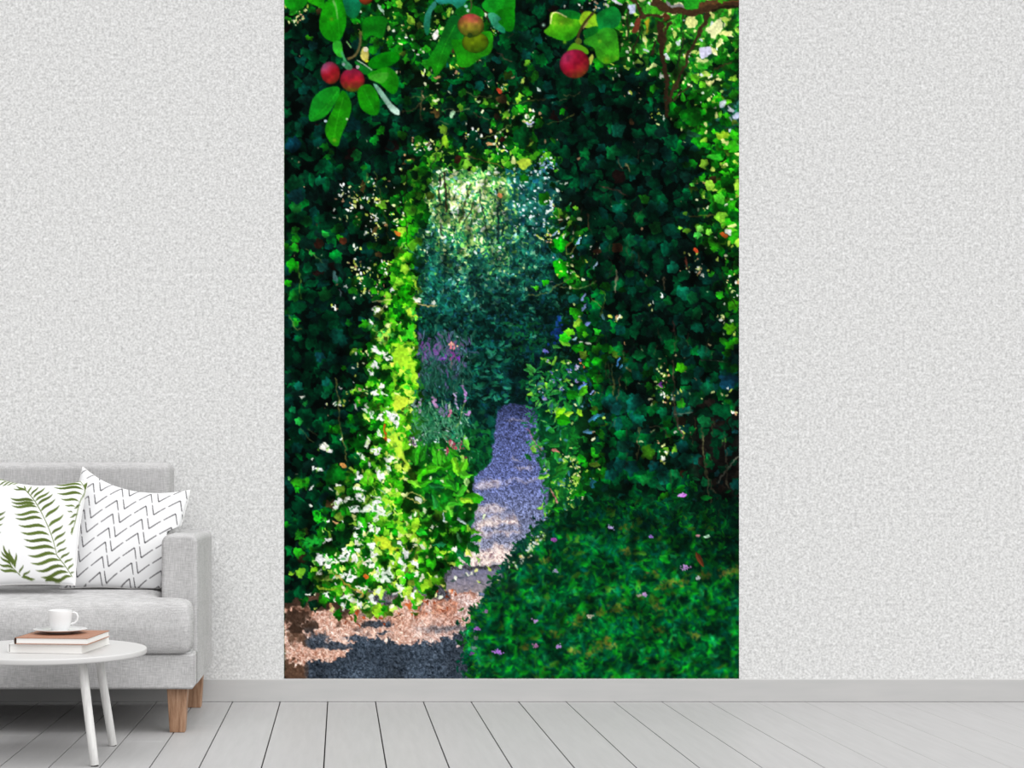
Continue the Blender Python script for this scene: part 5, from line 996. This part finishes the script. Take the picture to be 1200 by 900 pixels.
def zigzag_print():
    set_canvas(40, 520, 250, 720, 5, (222, 222, 223))
    K = lambda p: np.array([80 + p[0] / 5.625, 540 + p[1] / 5.625])
    V0, A, B = np.array([380., 362]), np.array([190., 36]), np.array([-32., 92])
    for i in range(-4, 5):
        for j in range(-6, 8):
            V = V0 + i * A + j * B + np.array([1.6 * max(j, 0) ** 1.9, 0])
            PL, PR, VL = V + (-18, -152), V + (170, -122), V - A
            c = (38, 36, 40)
            for a, b in ((V, PL), (V, PR), (PL, V), (PL, VL)):
                stroke([K(a), K(a + (b - a) * .45)], 1.05, c, 1, .75, .15)
def leaf_print():
    set_canvas(-60, 520, 140, 720, 5, (224, 224, 225))
    K = lambda p: (p[0] / 5.625, 540 + p[1] / 5.625)
    G = (84, 100, 46)
    for P, w in (([(178, 228), (250, 320), (310, 430), (360, 550), (388, 660)], 1.1), ([(388, 660), (440, 720), (482, 778)], 1.0), ([(520, 130), (552, 175), (562, 215), (530, 300), (505, 420), (480, 520)], .8), ([(145, 782), (95, 735), (70, 690), (45, 610)], .9), ([(-200, 60), (0, 148), (150, 178)], .9), ([(-190, 330), (-120, 430), (-70, 540), (-40, 660)], 1.1)):
        stroke([K(p) for p in P], w, G, 1, .7, .15)
    LF = [(245, 320, 85, 296), (255, 342, 92, 322), (268, 362, 95, 347), (285, 400, 115, 405), (302, 440, 120, 432), (325, 495, 140, 478), (345, 540, 155, 525), (362, 583, 175, 570), (380, 622, 178, 612), (388, 655, 200, 668), (415, 690, 215, 712), (440, 725, 245, 752), (460, 755, 275, 787), (478, 775, 360, 808),
          (190, 242, 105, 228), (190, 245, 122, 205), (186, 238, 175, 200), (205, 262, 222, 200), (222, 280, 268, 205), (238, 300, 312, 210), (252, 322, 345, 240), (268, 348, 366, 260), (290, 390, 382, 295), (318, 434, 410, 335), (338, 490, 434, 395), (356, 535, 432, 462), (372, 575, 446, 500), (385, 610, 446, 550), (390, 645, 452, 600), (410, 680, 470, 625), (432, 705, 486, 660), (455, 740, 490, 690), (470, 760, 492, 740),
          (535, 152, 360, 160), (548, 178, 366, 180), (556, 206, 362, 208), (548, 240, 388, 256), (528, 290, 412, 294), (505, 332, 438, 334), (490, 372, 455, 370), (562, 200, 602, 138), (556, 190, 590, 130), (535, 310, 495, 348), (520, 375, 468, 412), (506, 420, 458, 462), (496, 465, 472, 512),
          (100, 728, 42, 605), (108, 735, 80, 628), (116, 745, 126, 652), (88, 712, 28, 640), (92, 728, 20, 672), (104, 745, 8, 715), (124, 768, 12, 745), (138, 772, 172, 722), (160, 785, 214, 752), (150, 790, 240, 796), (300, 806, 420, 790),
          (-60, 440, 62, 384), (-40, 470, 56, 418), (-40, 490, 42, 466), (-40, 540, 28, 520), (-40, 575, 18, 548), (50, 165, 0, 140), (60, 168, 0, 205), (85, 170, 30, 210), (110, 174, 60, 205), (135, 178, 95, 195), (100, 172, 40, 142), (130, 176, 80, 152), (20, 156, -40, 190), (0, 150, -50, 110)]
    for n, (x0, y0, x1, y1) in enumerate(LF):
        L = math.hypot(x1 - x0, y1 - y0) / 5.625
        lens(K((x0, y0)), K((x1, y1)), min(2.0, .055 * L + .45), np.array(G) * (0.92 + .16 * ((n * 37) % 7) / 7), .10 if x1 < x0 else -.08)
def cushion(name, C2, depths, thick, k_top, k_side, painter, label, plain):
    """C2: corners tl, tr, br, bl in layout units with their depth ratios"""
    painter()
    img, w0 = cv.copy(), (MX0, MY0, SS)
    P = [at(p[0], p[1], d) for p, d in zip(C2, depths)]
    cen = sum(P, Vector()) / 4
    nrm = ((P[1] - P[3]).cross(P[0] - P[2])).normalized()
    if nrm.y > 0: nrm = -nrm
    n = 150
    root = empty(name, (cen.x, cen.y, min(p.z for p in P)))
    setp(root, label, 'cushion', 'cushions on the sofa')
    g = np.linspace(-1, 1, n + 1); U, V = np.meshgrid(g, g)          # V: -1 top .. 1 bottom
    U2 = U * (1 - k_side * (1 - V * V) * np.abs(U)); V2 = np.where(V < 0, V * (1 - k_top * (1 - U * U) * np.abs(V) ** 2), V * (1 - .05 * (1 - U * U)))
    a, b = (U2 + 1) / 2, (V2 + 1) / 2
    W = [(1 - a) * (1 - b), a * (1 - b), a * b, (1 - a) * b]
    pos = sum(w[..., None] * np.array(p)[None, None] for w, p in zip(W, P))
    uv = sum(w[..., None] * np.array(p, float)[None, None] for w, p in zip(W, C2))
    t = thick * np.clip((1 - U ** 2) * (1 - V ** 2), 0, 1) ** .42
    t = t + .0025 * np.clip((1 - U ** 2) * (1 - V ** 2), 0, 1) ** .5 * np.sin(5 * U + 3 * V) 
    nv = np.array(nrm)
    rim = {}
    for side, sgn, nm in ((0, 1, 'front_panel'), (1, -1, 'back_panel')):
        pp = pos + sgn * t[..., None] * nv
        # the soft filling gives way where it meets the sofa
        lim = AIN - .004 + np.clip(pp[..., 2] - .690, 0, 1) * 2.5
        pp[..., 0] = np.where(pp[..., 1] > AF - .02, np.minimum(pp[..., 0], lim), pp[..., 0])
        pp[..., 1] = np.minimum(pp[..., 1], -.275)
        pp[..., 2] = np.maximum(pp[..., 2], .468 + .016 * np.clip((pp[..., 1] + .78) / .2, 0, 1) + .002)
        rim[side] = pp.copy()
        pp = pp - np.array(root.location)
        ix = np.clip(((uv[..., 0] - w0[0]) * w0[2]).astype(int), 0, img.shape[1] - 1); iy = np.clip(((uv[..., 1] - w0[1]) * w0[2]).astype(int), 0, img.shape[0] - 1)
        ib = boxblur(img, 1)[iy, ix] if side == 0 else np.zeros((n + 1, n + 1, 3)) + plain
        grid_mesh(nm, pp.reshape(-1, 3), n + 1, n + 1, lin(ib).reshape(-1, 3), M['cloth'], root, sgn < 0)
    # piped seam around the edge
    pos = rim[0]
    ring = [pos[0, i] for i in range(0, n, 6)] + [pos[i, n] for i in range(0, n, 6)] + [pos[n, i] for i in range(n, 0, -6)] + [pos[i, 0] for i in range(n, 0, -6)]
    ring = [Vector(r) - root.location for r in ring]; ring.append(ring[0])
    bm_obj('seam', tube_bm(ring, .0016, 6), M['white_cover'], root, True)
    return root
def grid_mesh(name, verts, nx, ny, cols, m, parent, flip=False, ids=None):
    i = np.arange(nx * ny).reshape(ny, nx)
    q = np.stack([i[:-1, :-1], i[1:, :-1], i[1:, 1:], i[:-1, 1:]], -1).reshape(-1, 4)
    if flip: q = q[:, ::-1]
    if ids is not None: q = q[ids]
    used, inv = np.unique(q, return_inverse=True)
    q = inv.reshape(-1, 4)
    me = bpy.data.meshes.new(name)
    me.vertices.add(len(used)); me.vertices.foreach_set('co', np.ascontiguousarray(verts[used], np.float32).ravel())
    me.loops.add(q.size); me.loops.foreach_set('vertex_index', q.astype(np.int32).ravel())
    me.polygons.add(len(q)); me.polygons.foreach_set('loop_start', np.arange(0, q.size, 4, dtype=np.int32))
    me.polygons.foreach_set('use_smooth', np.ones(len(q), bool))
    at_ = me.color_attributes.new('print', 'FLOAT_COLOR', 'POINT')
    c4 = np.ones((len(used), 4), np.float32); c4[:, :3] = cols[used]
    at_.data.foreach_set('color', c4.ravel())
    me.update(calc_edges=True)
    return link(name, me, m, parent)

# ---------------------------------------------------------------- the mural
def build_mural():
    paint_all()
    R = 1.25
    wpx, hpx = MX1 - MX0, MY1 - MY0
    nx, ny = int(wpx * R) + 1, int(hpx * R) + 1
    img = boxblur(cv, 0)
    gx = np.linspace(0, CW - 1.001, nx); gy = np.linspace(0, CH - 1.001, ny)
    sm = (img + np.roll(img, 1, 0) + np.roll(img, 1, 1) + np.roll(np.roll(img, 1, 0), 1, 1)) / 4
    x0, y0 = gx.astype(int), gy.astype(int)
    c = sm[y0][:, x0]
    cl = lin(np.clip(c, 0, 255)).reshape(-1, 3)
    X = (np.linspace(MX0, MX1, nx) - 399) * PX; Z = (822 - np.linspace(MY0, MY1, ny)) * PX
    XX, ZZ = np.meshgrid(X, Z)
    ids = idm[np.clip((gy[:-1] + gy[1:]) / 2, 0, CH - 1).astype(int)][:, np.clip((gx[:-1] + gx[1:]) / 2, 0, CW - 1).astype(int)].ravel()
    xm, zb = (X[0] + X[-1]) / 2, Z[-1]
    root = bm_obj('wall_mural', box_bm(X[0] - xm, X[-1] - xm, -.0012, -.0002, 0, Z[0] - zb), M['paper'], None, False, (xm, 0, zb))
    setp(root, 'tall printed wall mural of a gravel path through an ivy garden arch', 'wall mural')
    verts = np.stack([XX - xm, np.full_like(XX, -.0016), ZZ - zb], -1).reshape(-1, 3)
    NM = {1: ('ivy_arch', 'printed dark ivy arch with a sunlit left edge'), 2: ('far_trees', 'printed pale and teal trees seen through the arch'), 3: ('gravel_path', 'printed blue-grey gravel path with strips of sun'),
          4: ('flowering_shrub', 'printed low green shrub with pink flower heads'), 5: ('flower_border', 'printed green and lilac plants beside the path'), 6: ('gravel_ground', 'printed sunny brown soil and shaded gravel'), 7: ('stone_step', 'printed grey stone step'),
          8: ('apple_bough', 'printed brown boughs at the top right'), 9: ('twig', None)}
    ids = np.where(ids == 9, 1, ids)
    for i in np.unique(ids):
        nm, lb = NM.get(int(i), (('red_apple', None) if 20 <= i < 30 else ('apple_leaf', None)))
        if int(i) == 22: lb = 'printed green apple'
        if int(i) == 23: lb = 'printed green apple with a red cheek'
        o = grid_mesh(nm if int(i) != 22 else 'green_apple', verts, nx, ny, cl, M['mural'], root, False, ids == i)
        setp(o, lb)
build_mural()
cushion('zigzag_cushion', [(97, 547), (223, 574), (187, 693), (70, 690)], [1.062, 1.068, 1.098, 1.100], .062, .26, -.03, zigzag_print, 'white square cushion with a black dashed zigzag print leaning on the sofa arm', (222, 222, 223))
cushion('leaf_cushion', [(-30, 545), (104, 561), (88, 686), (-38, 690)], [1.082, 1.088, 1.128, 1.128], .062, .28, .05, leaf_print, 'white square cushion printed with green fern leaves on the sofa', (224, 224, 225))

# ---------------------------------------------------------------- coffee table
TC = Vector((-.932, -1.227, 0)); TZ, TR_ = .340, .316
table = empty('coffee_table', TC); setp(table, 'low round white coffee table with splayed legs before the sofa', 'coffee table')
top = bm_obj('table_top', lathe_bm([(0, TZ - .019), (TR_ - .006, TZ - .019), (TR_ - .002, TZ - .0175), (TR_, TZ - .014), (TR_, TZ - .004), (TR_ - .0015, TZ - .001), (TR_ - .005, TZ), (0, TZ)], 128), M['table_white'], table, True)
weighted(top)
for bx, by, tx, ty in ((.183, -.184, .138, -.150), (.183, .184, .138, .150), (-.245, 0, -.190, 0)):
    p1 = Vector((bx, by, .003)); p0 = Vector((tx, ty, TZ - .019))
    leg = bm_obj('leg', tube_bm([p0, p0.lerp(p1, .5), p1], [.0142, .0140, .0136], 14), M['white_wood'], table, True)
    weighted(leg)
    bm_obj('foot_pad', lathe_bm([(0, 0), (.0115, 0), (.0115, .0035), (0, .0035)], 14), M['foot'], leg, False, (p1.x, p1.y, 0))

# ---------------------------------------------------------------- books
def book(name, label, corner, w, d, rot, z, h, cover, spine_m, board):
    root = empty(name, (corner[0], corner[1], z), rot); setp(root, label, 'book', 'books on the coffee table')
    weighted(bm_obj('back_cover', box_bm(-w, 0, 0, d, 0, board, .0006, 1), cover, root))
    weighted(bm_obj('front_cover', box_bm(-w, 0, 0, d, h - board, h, .0006, 1), cover, root))
    weighted(bm_obj('pages', box_bm(-w + .004, -.003, .003, d - .003, board, h - board), M['pages'], root))
    bm = bmesh.new(); n = 8; pts = []
    for i in range(n + 1):
        a = math.pi * i / n
        pts.append((-w - .003 * math.sin(a), h / 2 - h / 2 * math.cos(a)))
    lo = [bm.verts.new((x, 0, zz)) for x, zz in pts] + [bm.verts.new((-w + .002, 0, h)), bm.verts.new((-w + .002, 0, 0))]
    hi = [bm.verts.new((v_.co.x, d, v_.co.z)) for v_ in lo]
    bm.faces.new(lo); bm.faces.new(hi[::-1])
    for i in range(len(lo)): bm.faces.new((lo[i], lo[(i + 1) % len(lo)], hi[(i + 1) % len(lo)], hi[i]))
    bm_obj('spine', bm, spine_m, root)
    return root
B2Z = TZ
book('white_book', 'white hardback book lying flat under the brown book', (-.790, -1.392), .236, .292, math.radians(-8), B2Z + .0002, .028, M['white_cover'], M['white_cover'], .0024)
B1Z = B2Z + .0284
book('brown_book', 'brown hardback book under the cup and saucer', (-.772, -1.400), .229, .262, math.radians(-6), B1Z, .0205, M['brown_cover'], M['spine_edge'], .0022)

# ---------------------------------------------------------------- cup and saucer
CX, CY, CZ = -.887, -1.235, B1Z + .0207
sauc = bm_obj('saucer', lathe_bm([(0, .003), (.030, .003), (.031, 0), (.036, 0), (.038, .003), (.060, .0065), (.0835, .0125), (.0848, .0140), (.0838, .0148), (.060, .0092), (.040, .0065), (.0345, .0060), (0, .0058)], 72), M['porcelain'], None, True, (CX, CY, CZ))
setp(sauc, 'white porcelain saucer on the brown book', 'saucer')
cup = empty('cup', (CX, CY, CZ + .0062)); setp(cup, 'white porcelain cup with a loop handle on the saucer', 'cup')
bm_obj('body', lathe_bm([(0, .002), (.021, .002), (.022, 0), (.0245, 0), (.026, .003), (.0315, .014), (.0355, .030), (.0372, .046), (.0380, .0655), (.0375, .0668), (.0366, .0662), (.0356, .046), (.0335, .030), (.029, .014), (.022, .006), (0, .005)], 64), M['porcelain'], cup, True)
bm_obj('handle', tube_bm([(.0355, 0, .056), (.044, 0, .0595), (.052, 0, .056), (.056, 0, .046), (.054, 0, .035), (.047, 0, .027), (.0365, 0, .0235), (.0335, 0, .0235)], [.0033, .0033, .0032, .0031, .0031, .0031, .0033, .0034], 12), M['porcelain'], cup, True)
